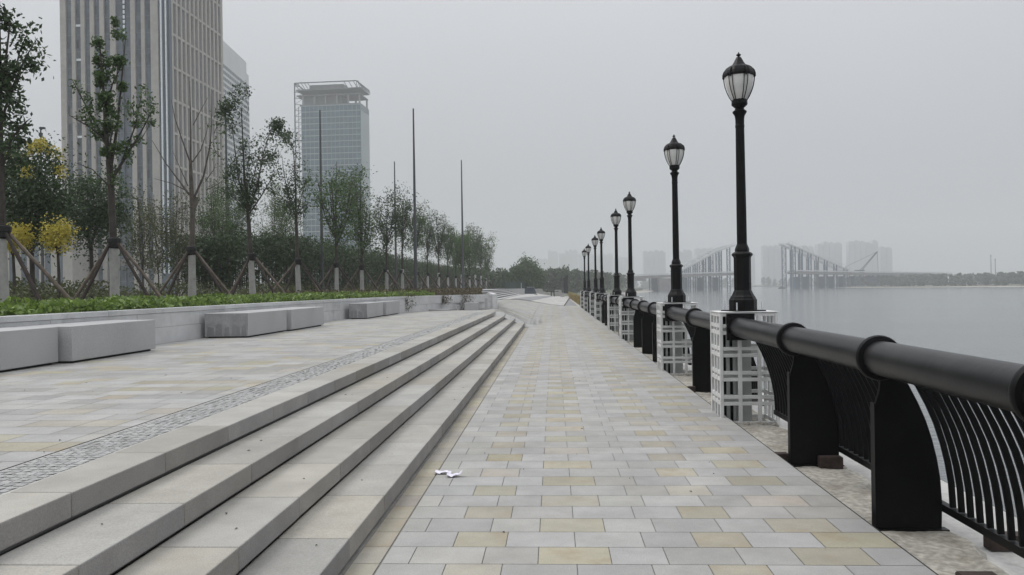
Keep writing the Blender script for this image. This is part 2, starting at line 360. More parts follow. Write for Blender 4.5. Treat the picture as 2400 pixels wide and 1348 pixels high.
xs = [-8.3, -7, -6, -5, -4.5, -4, -3.5, -3, -2.6, -2.4, -2.1, -1.8, -1.4, -1.1, -.75, -.4, 0, .4, .8, 1.2, 2.068]
for yy in ys:
    for a, c in zip(xs, xs[1:]):
        mb.quad((a, yy, gz(a, yy) - .03), (c, yy, gz(c, yy) - .03), (c, yy + 1, gz(c, yy + 1) - .03), (a, yy + 1, gz(a, yy + 1) - .03))
tag(mb.build('far_paving_bed', M['farbed']), kind='structure')
# body under the terrace so nothing is hollow
mb = MB(); mb.box(-60, -2.62, -40, 32, -.44, .55); mb.box(-60, -4, 32, 132, -.44, .55); mb.box(-2.61, 2.06, -40, 32, -.44, -.02); mb.box(-3.99, 2.06, 32.01, 66.9, -.44, -.03); mb.box(-3.99, 2.06, 66.91, 132, -.44, -.11)
tag(mb.build('terrace_base', M['concrete']), kind='structure')
# far paving beyond the tiled stretch
def sheet(name, pts, dz, m):
    mb = MB(); mb.poly([(x, y, gz(x, y) + dz) for x, y in pts]); return tag(mb.build(name, m), kind='structure')
mb = MB()
for i in range(65):
    y0 = 67.0 + i * 1.0; y1 = y0 + .985
    for a, c in zip(xs, xs[1:]):
        mb.col = grey(rn, .34, .43)
        e0, e1 = .83 + (y0 - 68) * .0285, .83 + (y1 - 68) * .0285
        if a > .9: continue
        c0, c1 = (min(c, 9) if c < .79 else e0), (min(c, 9) if c < .79 else e1)
        mb.quad((a, y0, gz(a, y0) + .012), (c0, y0, gz(c0, y0) + .012), (c1, y1, gz(c1, y1) + .012), (a, y1, gz(a, y1) + .012))
mb.quad((.83, 67, .012), (.83, 67, -.1), (2.7, 132, -.1), (2.7, 132, .012))
tag(mb.build('pale_pavement', M['tile']), kind='structure')
mb = MB(); mb.quad((.7, 67.0, -.09), (2.068, 67.0, -.09), (2.068, 132, -.09), (.85, 132, -.09)); mb.quad((.7, 67.0, -.09), (2.068, 67.0, -.09), (2.068, 67.0, -.006), (.7, 67.0, -.006)); tag(mb.build('lower_path', M['asphalt']), kind='structure')
mb = MB()
for i in range(8):
    f0, f1 = i / 8, (i + 1) / 8
    ya, yb = 68 + f0 * 60, 68 + f1 * 60
    l0, l1, r0, r1 = -3.7 + f0 * 3.2, -3.7 + f1 * 3.2, -2.0 + f0 * 1.9, -2.0 + f1 * 1.9
    for j in range(4):
        g0, g1 = j / 4, (j + 1) / 4
        p = [(l0 + (r0 - l0) * g0, ya), (l0 + (r0 - l0) * g1, ya), (l1 + (r1 - l1) * g1, yb), (l1 + (r1 - l1) * g0, yb)]
        mb.quad(*[(x, y, gz(x, y) + .035) for x, y in p])
tag(mb.build('grey_paving_band', M['asphalt']), kind='structure')
# ------------------------------------------------------------------ stairs
st = empty('stone_stairs', (-1.8, 15, 0)); tag(st, 'long flight of four pale granite steps between promenade and upper plaza', 'stairs')
XR = [-1.213, -1.62, -2.03, -2.44]; XB = [-1.64, -2.05, -2.46, -2.775]
for i in range(4):
    mb = MB(); y = -1.2 + [.0, .35, .62, .27][i]
    z1 = .15 * (i + 1); z0 = z1 - .128
    yend = 32.0
    while y < yend - .05:
        L_ = min(.965, yend - y); v = rn.uniform(.285, .36); tn = rn.uniform(.83, .93)
        mb.col = (v, v * (1 - (1 - tn) * .3), v * tn); j = rn.uniform(-.002, .002)
        mb.box(XB[i], XR[i] + j, y + .004, y + L_ - .004, z0, z1); c_ = mb.c[-3]; h_ = rn.uniform(.74, .86); mb.c[-3] = (c_[0] * h_, c_[1] * h_, c_[2] * h_ * 1.05); y += L_  # riser faces darkened: honed finish plus overcast shade put into the colour
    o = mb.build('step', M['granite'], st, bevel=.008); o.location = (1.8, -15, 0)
    mb = MB(); mb.col = (.16, .16, .155); mb.box(XB[i] + .05, XR[i] - .035, -1.2, yend, z1 - .152, z0 + .01); o = mb.build('riser_recess', M['granite'], st); o.location = (1.8, -15, 0)  # dark tone paints the shadow gap at the foot of each step
# ------------------------------------------------------------------ planter wall
WP = [(-8.0, -3), (-7.95, 5), (-7.87, 11), (-7.62, 17), (-7.5, 22), (-7.15, 27), (-6.75, 31), (-6.1, 34.3), (-5.0, 36.6), (-4.0, 37.7), (-2.75, 38.2)]
def wallx(y):
    for (x0, y0), (x1, y1) in zip(WP, WP[1:]):
        if y0 <= y <= y1: return x0 + (x1 - x0) * (y - y0) / (y1 - y0)
    return WP[-1][0]
def resample(P, step):
    o = [Vector(P[0])]; rem = step
    for a, c in zip(P, P[1:]):
        a = Vector(a); c = Vector(c); d = (c - a).length; p = rem
        while p <= d: o.append(a + (c - a) * p / d); p += step
        rem = p - d
    o.append(Vector(P[-1])); return o
pw = empty('planter_wall', (-7.8, 15, .6)); tag(pw, 'curving pale granite retaining wall holding the green planting bed', 'wall')
def wall_course(z0, z1, step, off, name, thick=.28, m='wall', proud=0.):
    mb = MB(); P = resample([(x, y) for x, y in WP], step)
    if off: P = [P[0]] + [(P[i] + P[i + 1]) / 2 for i in range(len(P) - 1)] + [P[-1]]
    for a, c in zip(P, P[1:]):
        d = (c - a); 
        if d.length < .02: continue
        u = d.normalized(); n = Vector((-u.y, u.x)); g = .004
        a2, c2 = a + u * g - n * proud, c - u * g - n * proud; q = rn.uniform(-.0015, .0015)
        pts = [a2 - n * q, c2 - n * q, c2 + n * thick, a2 + n * thick]
        k = len(mb.v); mb.v += [(p.x, p.y, z0 + .003) for p in pts] + [(p.x, p.y, z1 - .002) for p in pts]
        for f in ((0, 3, 2, 1), (4, 5, 6, 7), (0, 1, 5, 4), (1, 2, 6, 5), (2, 3, 7, 6), (3, 0, 4, 7)): mb.face(tuple(k + i for i in f))
    o = mb.build(name, M[m], pw); o.location = (7.8, -15, -.6); return o
wall_course(.6, .92, 1.2, False, 'lower_course'); wall_course(.92, 1.20, 1.2, True, 'upper_course'); wall_course(1.20, 1.29, 1.5, False, 'coping', .34, 'wall', .012)
mb = MB(); k = 0; mb.v += [(x, y, z) for z in (.5, 1.29) for x, y in ((-2.95, 38.0), (-2.72, 38.25), (-4.2, 54), (-4.5, 54))]
for f in ((0, 3, 2, 1), (4, 5, 6, 7), (0, 1, 5, 4), (1, 2, 6, 5), (2, 3, 7, 6), (3, 0, 4, 7)): mb.face(f)
o = mb.build('return_wall', M['wall'], pw); o.location = (7.8, -15, -.6)
# planted ground
mb = MB(); P = [(x - .2, y) for x, y in WP]
for (x0, y0), (x1, y1) in zip(P, P[1:]): mb.quad((x0, y0, 1.24), (x1, y1, 1.24), (-12, y1, 1.36), (-12, y0, 1.36))
mb.quad((-12, -3, 1.36), (-12, 38.2, 1.36), (-75, 38.2, 1.36), (-75, -3, 1.36))
mb.quad((-2.98, 38.21, 1.25), (-4.45, 52, 1.25), (-75, 52, 1.36), (-75, 38.21, 1.36))
mb.quad((-6.5, 52.01, 1.3), (-7.5, 140, 1.3), (-75, 140, 1.36), (-75, 52.01, 1.36))
mb.quad((-6.5, 52.01, 1.3), (-6.5, 52.01, .3), (-7.5, 140, .3), (-7.5, 140, 1.3))
tag(mb.build('planting_soil', M['soil']), kind='structure')
mb = MB(); mb.quad((-13.1, -3, 1.38), (-11.6, -3, 1.38), (-12.0, 34, 1.38), (-13.6, 34, 1.38)); mb.quad((-19, 24, 1.385), (-12.3, 26, 1.385), (-12.3, 28, 1.385), (-19, 26, 1.385))
tag(mb.build('garden_path', M['path']), kind='structure')
# bright ground cover along the wall
rg = np.random.default_rng(5); P = []
for i in range(34000):
    y = -1 + 39.5 * rg.random() ** 1.3
    if y > 36.3: xw = -5.6
    else: xw = wallx(y)
    x = xw - .25 - rg.random() * 1.5
    h = .17 + .07 * math.sin(y * 3.1 + math.sin(x * 4)) + .05 * math.sin(y * 7.7)
    P.append((x, y, 1.26 + h * rg.random() ** .6))
for i in range(1500):
    y = -1 + 33 * rg.random() ** 1.3
    P.append((wallx(y) - .2 - rg.random() * .5, y, 1.36 + .12 * rg.random()))
tag(leaves_obj('ground_cover', P, .055, M['cover'], seed=1, aspect=.6), 'low bright green clipped ground cover along top of wall', 'ground cover', kind='stuff')
P = []
for i in range(9000):
    y = 28 + 24 * rg.random(); xw = max(-7, wallx(min(y, 38))) if y < 38 else -3.1 - (y - 38) * .1
    P.append((xw - .3 - 4 * rg.random(), y, 1.28 + .33 * rg.random() ** 1.5))
tag(leaves_obj('dry_ground_cover', P, .06, M['leafdry'], seed=2, aspect=.4), 'brownish dry low plants at the far end of the bed', 'ground cover', kind='stuff')
for (x, y, nlen) in [(-6.27, 33.6, .72), (-5.0, 36.4, .5), (-4.15, 37.4, .8)]:
    P = []
    for i in range(420):
        f = rg.random(); s = .26 * (1 - .45 * f)
        P.append((x + rg.normal() * s, y - .12 - rg.random() * .14, 1.42 - f * nlen + rg.normal() * .04))
    o = leaves_obj('trailing_plant', P, .04, M['leafdry'], seed=int(-x * 10), aspect=.35, droop=1)
    tag(o, {.72: 'leftmost dry trailing plant hanging over the curving wall', .5: 'shorter middle dry plant hanging over the curving wall', .8: 'longest dry trailing plant hanging near the wall end'}[nlen], 'plant', 'trailing plants over the planter wall')
# ------------------------------------------------------------------ benches
BL = ['granite block bench cut off by the left photo edge', 'long granite block bench nearest the camera seen whole',
      'granite block bench with damp dark end, middle pair', 'shorter plain granite block at the far end of the middle pair',
      'granite block bench with striped dark stains, far pair', 'last plain granite block bench before the wall curves']
m = mat('stained bench granite', (.33, .335, .34), .65, scale=1.0, var=.08, fine=110, finevar=.18)
for i, (y0, y1, xf) in enumerate([(7.6, 10.99, -7.06), (11.06, 13.45, -6.9), (16.8, 19.3, -6.58), (19.42, 22.2, -6.5), (26.8, 29.4, -6.36), (29.5, 32.1, -6.27)]):
    xb = wallx((y0 + y1) / 2) + .07
    r = empty('stone_bench', ((xf + xb) / 2, (y0 + y1) / 2, .6)); hx = (xf - xb) / 2; hy = (y1 - y0) / 2
    tag(r, BL[i], 'bench', 'granite block benches along the planter wall')
    mb = MB(); mb.box(-hx, hx, -hy, hy, .035, .535); mb.build('seat_block', M['bench'], r, bevel=.008)
    mb = MB(); mb.box(-hx + .06, hx - .06, -hy + .03, hy - .06, 0.003, .036); mb.build('plinth', M['wrap'], r)  # near-black colour paints the shadow of the recess under the seat
    if i in (2, 4):     # water stains on the near end face
        mb = MB(); x = -hx + .04
        while x < hx - .1:
            wd = rn.uniform(.08, .2); mb.quad((x, -hy - .002, .04), (x + wd, -hy - .002, .04), (x + wd * .9, -hy - .002, rn.uniform(.2, .34)), (x + wd * .12, -hy - .002, rn.uniform(.2, .34))); x += wd + rn.uniform(.01, .05)
        q_ = MB(); q_.quad((-hx, -hy - .0012, .036), (hx, -hy - .0012, .036), (hx, -hy - .0012, .53), (-hx, -hy - .0012, .53)); q_.build('weathered_end_face', mat('weathered granite', (.27, .27, .272), .65, scale=5, var=.25, fine=110, finevar=.2), r)
        mb.build('damp_stain', mat('damp granite', (.20, .20, .205), .6, fine=110, finevar=.2), r)
# small stone block and bollards by the wall end
mb = MB(); mb.box(-.31, .31, -.3, .3, .0, .34); o = mb.build('stone_block', M['bench'], bevel=.01); o.location = (-3.72, 36.0, .6); tag(o, 'small grey stone block on the plaza below the wall end', 'stone block')
for x, y, s, l in [(-3.1, 36.3, .5, 'taller thin stone bollard right of the stone block'), (-4.35, 36.0, .2, 'short thin stone bollard left of the stone block')]:
    mb = MB(); mb.box(-.06, .06, -.06, .06, 0, s); mb.box(-.07, .07, -.07, .07, s, s + .03); o = mb.build('stone_bollard', M['bench'], bevel=.005); o.location = (x, y, .6); tag(o, l, 'bollard', 'stone bollards at the wall end')
mb = MB(); mb.box(-.5, .5, -.25, .25, 0, .07); o = mb.build('low_stone_slab', M['bench'], bevel=.01); o.location = (-5.15, 35.6, .605); tag(o, 'low flat stone slab on the paving against the wall', 'stone slab')
# terraced seats further along
r = empty('terraced_steps', (-4.5, 56, .3)); tag(r, 'pale terraced stone seating steps beyond the end of the wall', 'steps')
for k in range(6):
    mb = MB(); zt = .22 + .15 * (k + 1); mb.box(-.38 * k - .42 - (3 if k == 5 else 0), -.38 * k, 0, 52, zt - .04, zt)
    mb.build('terrace_step', M['palepave'], r)
    mb = MB(); mb.box(-.38 * k - .42, -.38 * k - .05, 0.02, 52, zt - .19, zt - .041); mb.build('riser', M['damp'], r)  # dark dry stone, standing in for shadow lines under the treads
mb = MB(); mb.box(-8, .5, 52.3, 52.7, -.3, 1.15); mb.build('end_wall', M['palepave'], r)
mb = MB(); mb.box(.1, .16, 52.0, 52.06, 0, 1.9); o = mb.build('thin_post', M['palesteel']); o.location = (-4.6, 57.5, .3); tag(o, 'thin white marker post at the end wall of the terraces', 'post')
# ------------------------------------------------------------------ river wall, mortar strip
mb = MB(); nx, ny = 9, 420; base = len(mb.v)
def mort(x, y):
    e = .5 * math.sin(y * 2.1 + x * 3) + .3 * math.sin(y * 5.3 - x * 7) + .2 * math.sin(y * 13.7 + x * 11)
    return -.085 + .012 * e + (.02 * math.sin(y * 31 + x * 17) * math.sin(y * 17)) * .5
for j in range(ny + 1):
    y = -1 + 66 * (j / ny) ** 1.5
    for i in range(nx + 1):
        x = 2.08 + (.60 + .05 * math.sin(y * 3.7) + .03 * math.sin(y * 11)) * i / nx
        mb.v.append((x, y, mort(x, y) - (.07 if i == nx else 0)))
for j in range(ny):
    for i in range(nx):
        a = base + j * (nx + 1) + i; mb.face((a, a + 1, a + nx + 2, a + nx + 1))
tag(mb.build('mortar_strip', M['mortar'], smooth=True), kind='structure')
mb = MB(); mb.box(2.074, 3.0, -40, 132, -.45, -.155); mb.box(2.95, 3.9, -40, 132, -2.6, -.42)
tag(mb.build('river_wall', M['concrete']), kind='structure')
mb = MB(); mb.box(2.067, 2.0785, -3, 66.5, -.15, -.004); tag(mb.build('paving_edge', M['wrap']), kind='structure')
# rough lumps of mortar along the edge
# ------------------------------------------------------------------ lamp posts
HL = 1.262          # pedestal top
def make_lamp():
    r = empty('lamp_post', (2.33, 0, HL))
    mb = MB(); mb.box(-.20, .20, -.20, .20, 0, .02); mb.build('base_plate', M['black'], r, bevel=.004)
    mb = MB(); mb.lathe([(.168, .02), (.168, .145), (.155, .165), (.15, .18), (.135, .20), (.118, .235), (.112, .25), (.104, .262), (.104, .66), (.108, .675), (.124, .69), (.128, .705), (.120, .72), (.095, .735), (.085, .74), (.088, .76), (.084, .78), (.066, .825), (.062, .835)], 8, phase=math.pi / 8)
    mb.build('base_column', M['black'], r, bevel=.004)
    mb = MB(); mb.lathe([(.061, .83), (.060, 1.2), (.053, 2.27), (.057, 2.275), (.057, 2.30), (.053, 2.305), (.055, 2.38), (.062, 2.42), (.084, 2.455), (.086, 2.47), (.060, 2.49), (.052, 2.51), (.06, 2.52)], 20)
    mb.build('pole', M['black'], r, smooth=True)
    mb = MB(); mb.lathe([(.058, 2.515), (.092, 2.545), (.097, 2.56), (.095, 2.60), (.088, 2.615), (.08, 2.62)], 12); mb.build('lantern_holder', M['black'], r)
    prof = [(.081, 2.605), (.109, 2.65), (.138, 2.713), (.159, 2.777), (.171, 2.84), (.178, 2.92)]
    g = MB(); g.lathe(prof, 12, phase=math.pi / 12); g.build('lantern_glass', M['frost'], r, smooth=True)
    rb = MB()
    for k in range(6):
        for s in (-1, 1):
            a = math.pi / 6 + k * math.pi / 3 + s * .13
            pts = [((q + .010) * math.cos(a), (q + .010) * math.sin(a), z) for q, z in prof]; rb.tube(pts, .0052, 5)
    rb.build('glass_bars', M['black'], r)
    mb = MB(); mb.lathe([(.176, 2.895), (.188, 2.90), (.190, 2.925), (.180, 2.96), (.160, 3.0), (.135, 3.02), (.112, 3.03), (.088, 3.035), (.082, 3.045), (.060, 3.08), (.045, 3.11), (.028, 3.14), (.014, 3.145)], 12, phase=math.pi / 12); mb.build('cap', M['black'], r)
    for k in range(6):
        a = math.pi / 6 + k * math.pi / 3; mb = MB()
        pts = [(q * math.cos(a), q * math.sin(a), z) for q, z in [(.183, 2.882), (.190, 2.895), (.189, 2.93), (.178, 2.965), (.158, 2.995)]]; mb.tube(pts, [.008, .011, .011, .011, .008], 6)
        mb.build('cap_ear', M['black'], r, smooth=True)
    mb = MB(); mb.lathe([(.010, 3.14), (.012, 3.15), (.030, 3.165), (.030, 3.172), (.012, 3.185), (.004, 3.205)], 8); mb.build('finial', M['black'], r)
    for sx in (-1, 1):
        for sy in (-1, 1): mb = MB(); mb.tube([(sx * .165, sy * .165, .02), (sx * .165, sy * .165, .115)], .007, 6); mb.build('anchor_bolt', M['palesteel'], r)
    return r
LY = [9.97, 15.28, 24.3, 29.6, 38.75, 44.4, 53.4, 60.0]
LN = ['nearest and tallest looking black lamp post on the riverside railing', 'second black lamp post from the camera along the railing', 'third black lamp post from the camera, beside the bridge left end',
      'fourth black lamp post from the camera along the railing', 'fifth black lamp post from the camera along the railing', 'sixth black lamp post, third from the far end of the row',
      'second to last black lamp post in the far cluster', 'farthest black lamp post at the end of the railing']
lamp0 = make_lamp()
for i, y in enumerate(LY):
    o = lamp0 if i == 0 else copy_tree(lamp0)
    o.location = (2.33, y, HL); tag(o, LN[i], 'lamp post', 'black riverside lamp posts'); o.rotation_euler = (RN.uniform(-.004, .004), RN.uniform(-.004, .004), R(14))
# ------------------------------------------------------------------ lattice pedestals
def lattice(mb, axis, c, u0, u1, stiles, z0, z1, rows, sw, bt, d=.03):
    """flat lattice on plane axis=c spanning u0..u1"""
    def bx(a, b_, lo, hi, t0):
        if axis == 'x': mb.box(c - t0, c + t0, a, b_, lo, hi)
        else: mb.box(a, b_, c - t0, c + t0, lo, hi)
    for s in stiles: bx(s - sw / 2, s + sw / 2, z0, z1, d / 2)
    for z in rows: bx(u0, u1, z - bt / 2, z + bt / 2, d / 2 - .003)
ROWS = [.02, .265, .345, .545, .625, .835, .915, 1.095, 1.16, 1.335]
def make_ped():
    r = empty('lattice_pedestal', (2.33, 0, -.09)); x0, x1, ya, yb = -.33, .33, -.27, .27; H_ = 1.35
    rows = [.02, .255, .335, .545, .625, .835, .915, 1.105, 1.19, 1.325]
    mb = MB(); st = [x0 * 0 + ya + .03 + k * (yb - ya - .06) / 3 for k in range(4)]; lattice(mb, 'x', x0, ya + .015, yb - .015, st[1:3], 0, H_, rows, .04, .048)
    mb.build('land_side_lattice', M['white'], r, bevel=.003)
    mb = MB(); lattice(mb, 'x', x1, ya + .015, yb - .015, st[1:3], 0, H_, rows, .04, .048); mb.build('river_side_lattice', M['white'], r, bevel=.003)
    for yy, nm in ((ya, 'front_lattice'), (yb, 'back_lattice')):
        mb = MB(); lattice(mb, 'y', yy, x0 + .015, x1 - .015, [-.11, .12], 0, H_, rows, .044, .042); mb.build(nm, M['white'], r, bevel=.003)
    for sx in (x0, x1):
        for sy in (ya, yb):
            mb = MB(); mb.box(sx - .02, sx + .02, sy - .02, sy + .02, -.02, H_ - .004); mb.build('corner_post', M['white'], r, bevel=.004)
    mb = MB(); mb.box(x0 - .025, x1 + .025, ya - .025, yb + .025, H_, H_ + .018 - .016 + .006); mb.build('top_plate', M['white'], r, bevel=.002)
    for xa, xb, yy_ in ((-.105, .06, -.12), (-.155, -.125, -.1), (-.235, -.195, -.1), (-.29, -.275, -.1), (-.29, .10, .12)): mb = MB(); mb.box(xa, xb, yy_, yy_ + .02, .01, H_ - .02); mb.build('inner_panel', M['greyplate'], r)
    mb = MB(); mb.box(-.27, -.12, -.06, -.04, 0, H_ - .02); mb.build('steel_core', M['black'], r)
    for z_ in (.3, .585, .875, 1.15): mb = MB(); mb.box(-.30, -.105, ya + .07, ya + .09, z_ - .07, z_ + .055); mb.build('cross_panel', M['greyplate'], r)
    for ys_ in ((ya - .05, ya - .021), (yb + .021, yb + .05)): mb = MB(); mb.box(-.27, .06, *ys_, 1.02, H_ - .012); mb.build('rail_plate', M['black'], r)
    mb = MB(); mb.tube([(-.27, -.285, .0), (.0, -.30, -.01), (.2, -.29, .0)], [.03, .045, .03], 7)
    for k in range(4): mb.tube([(-.26 + k * .16, -.31, -.01), (-.2 + k * .16, -.33, .02), (-.16 + k * .16, -.3, -.01)], [.02, .035, .02], 6)
    mb.build('mortar_lumps', M['mortar'], r, smooth=True)
    return r
PN = ['white lattice pedestal under the nearest lamp post', 'white lattice pedestal under the second lamp post', 'white lattice pedestal under the third lamp post', 'white lattice pedestal under the fourth lamp post',
      'white lattice pedestal under the fifth lamp post', 'white lattice pedestal under the sixth lamp post', 'white lattice pedestal under the second to last lamp post', 'white lattice pedestal under the farthest lamp post']
ped0 = make_ped()
for i, y in enumerate(LY):
    o = ped0 if i == 0 else copy_tree(ped0); o.location = (2.33, y, -.09); tag(o, PN[i], 'pedestal', 'white lattice lamp pedestals')
# ------------------------------------------------------------------ railing
PX, PZ, PR = 2.205, 1.085, .117
CURVE = [(2.34, .99), (2.41, .90), (2.47, .78), (2.52, .66), (2.56, .53), (2.59, .40), (2.61, .27), (2.62, .10)]
RL = ['nearest railing section, cut off by the right photo edge', 'short railing section between the first and second lamp posts', 'railing section between the second and third lamp posts', 'short railing section between third and fourth lamp posts',
      'railing section between the fourth and fifth lamp posts', 'short railing section between fifth and sixth lamp posts', 'railing section between sixth and second to last lamp posts', 'short railing section between the two farthest lamp posts']
def post_part(r, y):
    mb = MB(); land = [(2.165, -.075), (2.165, .70), (2.175, .78), (2.20, .86), (2.215, 1.0)]
    outer = [(2.60, -.075)] + [(x - .015, z) for x, z in CURVE[::-1]][0:] + [(2.30, 1.0)]
    pts = land + outer[::-1]; k = len(mb.v); n = len(pts); t_ = .0125
    for s in (-t_, t_):
        for x, z in pts: mb.v.append((x, y + s, z))
    mb.face(tuple(range(k, k + n))); mb.face(tuple(range(k + n, k + 2 * n))[::-1])
    for i in range(n): j = (i + 1) % n; mb.face((k + i, k + n + i, k + n + j, k + j))
    mb.box(2.155, 2.163, y - .035, y + .035, -.075, .78)
    mb.box(2.11, 2.64, y - .04, y + .04, -.09, -.077)
    return mb.build('post', M['black'], r)
def collar(r, y):
    mb = MB(); n = 28; rings = []
    for (rr, dy) in [(PR, -.03), (PR + .032, -.026), (PR + .038, -.012), (PR + .038, .012), (PR + .032, .026), (PR, .03)]:
        rings.append(len(mb.v))
        for j in range(n): a = 2 * math.pi * j / n; mb.v.append((PX + rr * math.cos(a), y + dy, PZ + rr * math.sin(a)))
    for a, c in zip(rings, rings[1:]):
        for j in range(n): mb.face((a + j, a + (j + 1) % n, c + (j + 1) % n, c + j))
    mb.build('collar', M['black'], r, smooth=True)
def rail_section(i, y0, y1, posts, dens=.128, near=True):
    r = empty('railing', (0, 0, 0)); r.location = (2.25, y0, 0); tag(r, RL[i], 'railing', 'black riverside railing sections')
    inner = empty('rail_tmp')  # placed below in section coordinates
    bpy.data.objects.remove(inner)
    parts = []
    mb = MB(); nseg = 26 if near else 12; ring = []
    for y in (y0, y1):
        ring.append(len(mb.v))
        for j in range(nseg): a = 2 * math.pi * j / nseg; mb.v.append((PX + PR * math.cos(a), y, PZ + PR * math.sin(a)))
    for j in range(nseg): mb.face((ring[0] + j, ring[0] + (j + 1) % nseg, ring[1] + (j + 1) % nseg, ring[1] + j))
    mb.build('handrail', M['pipe'], r, smooth=True)
    mb = MB(); mb.box(2.598, 2.648, y0, y1, .045, .095); mb.build('bottom_rail', M['black'], r)
    mb = MB(); mb.box(2.315, 2.345, y0, y1, .965, .99); mb.build('top_flat', M['black'], r)
    for p in posts: post_part(r, p); collar(r, p)
    nb = max(2, int((y1 - y0) / dens)); bal0 = None
    for k in range(nb):
        y = y0 + (k + .5) * (y1 - y0) / nb
        if any(abs(y - p) < .035 for p in posts): continue
        if bal0 is None:
            mb = MB(); hw, hd = .008, .019
            for (xa, za), (xb, zb) in zip(CURVE, CURVE[1:]):
                k0 = len(mb.v)
                mb.v += [(xa - hd, -hw, za), (xa + hd, -hw, za), (xa + hd, hw, za), (xa - hd, hw, za), (xb - hd, -hw, zb), (xb + hd, -hw, zb), (xb + hd, hw, zb), (xb - hd, hw, zb)]
                for f in ((0, 1, 5, 4), (1, 2, 6, 5), (2, 3, 7, 6), (3, 0, 4, 7)): mb.face(tuple(k0 + q for q in f))
            bal0 = mb.build('baluster', M['black'], r); bal0.location.y = y; 
        else:
            c = bal0.copy(); sc.collection.objects.link(c); c.parent = r; c.location.y = y
    for ch in r.children: ch.location.x -= 2.25; ch.location.y -= y0
    return r
secs = [(-.4, LY[0] - .31, [-.2, 1.75, 3.71, 5.55, 7.5])]
for i in range(7):
    a, c = LY[i] + .31, LY[i + 1] - .31; n = 1 if c - a < 6 else 3
    secs.append((a, c, [a + (c - a) * (k + 1) / (n + 1) for k in range(n)]))
for i, (a, c, ps) in enumerate(secs): rail_section(i, a, c, ps, .112 if i < 2 else .14, i < 3)
# rusty steel blocks beside the posts
for i, (x, y, sx, sz) in enumerate([(2.28, 4.45, .1, .09), (2.12, 7.62, .055, .09), (2.50, 7.42, .1, .10), (2.12, 12.55, .055, .1)]):
    mb = MB(); mb.box(-sx, sx, -.05, .05, 0, sz); mb.box(-sx * .96, sx * .96, -.046, .046, sz, sz + .006); o = mb.build('steel_block', M['rust'], bevel=.004); o.location = (x, y, -.088)
    tag(o, ['rusty steel block on the mortar at the bottom right corner', 'small rusty steel block on the land side of the second visible railing post', 'rusty steel block behind the foot of the second visible railing post', 'small rusty steel block by the post between the first two lamps'][i], 'steel block', 'rusty steel blocks beside railing posts')
# low beam on the ledge outside the railing
mb = MB(); mb.box(2.8, 2.92, 3.2, 3.32, -.15, .12); mb.box(2.8, 3.6, 5.3, 5.4, -.15, -.05)
o = mb.build('ledge_beam', M['rust']); tag(o, 'dark steel offcuts lying on the ledge outside the railing', 'steel offcuts')
# ------------------------------------------------------------------ litter
mb = MB(); rn2 = random.Random(4); n = 9
for strip, (xa, ya, L_, wd, rot) in enumerate([(-1.05, 6.84, .15, .06, -.1), (-.93, 6.72, .13, .065, .1)]):
    P = []
    for i in range(n + 1):
        for j in range(4):
            u = i / n; v = j / 3 - .5
            x = u * L_; yy = v * wd * (1 + .25 * math.sin(u * 5)); z = .006 + .02 * abs(math.sin(u * 5 + v * 3)) + (.035 * max(0, u - .75) * 4 if strip else 0)
            P.append((xa + x * math.cos(rot) - yy * math.sin(rot), ya + x * math.sin(rot) + yy * math.cos(rot), z))
    k = len(mb.v); mb.v += P
    for i in range(n):
        for j in range(3): a = k + i * 4 + j; mb.face((a, a + 4, a + 5, a + 1))
o = mb.build('crumpled_paper', M['paper']); so = o.modifiers.new('thickness', 'SOLIDIFY'); so.thickness = .002
tag(o, 'crumpled white paper tissue lying on the promenade by the tan strip', 'litter')
mb = MB(); rn2 = random.Random(9)
for i in range(110):
    if rn2.random() < .45: x, z = rn2.uniform(-.95, 1.9), .002
    else:
        if rn2.random() < .6: x, z = rn2.uniform(-6.4, -3.2), .604
        else: s_ = rn2.randrange(3); x, z = XR[s_] - rn2.uniform(.08, .38), .15 * (s_ + 1) + .002
    y = 2.5 + 22 * rn2.random() ** 1.3; s = rn2.uniform(.006, .016); a = rn2.uniform(0, 3)
    c, d = math.cos(a) * s, math.sin(a) * s
    mb.v += []; mb.quad((x - c, y - d, z), (x + d * .5, y - c * .5, z + .006), (x + c, y + d, z + .003), (x - d * .5, y + c * .5, z + .007))
tag(mb.build('fallen_leaves', M['rust']), 'tiny scattered dead leaves on the paving and steps', 'fallen leaves', kind='stuff')
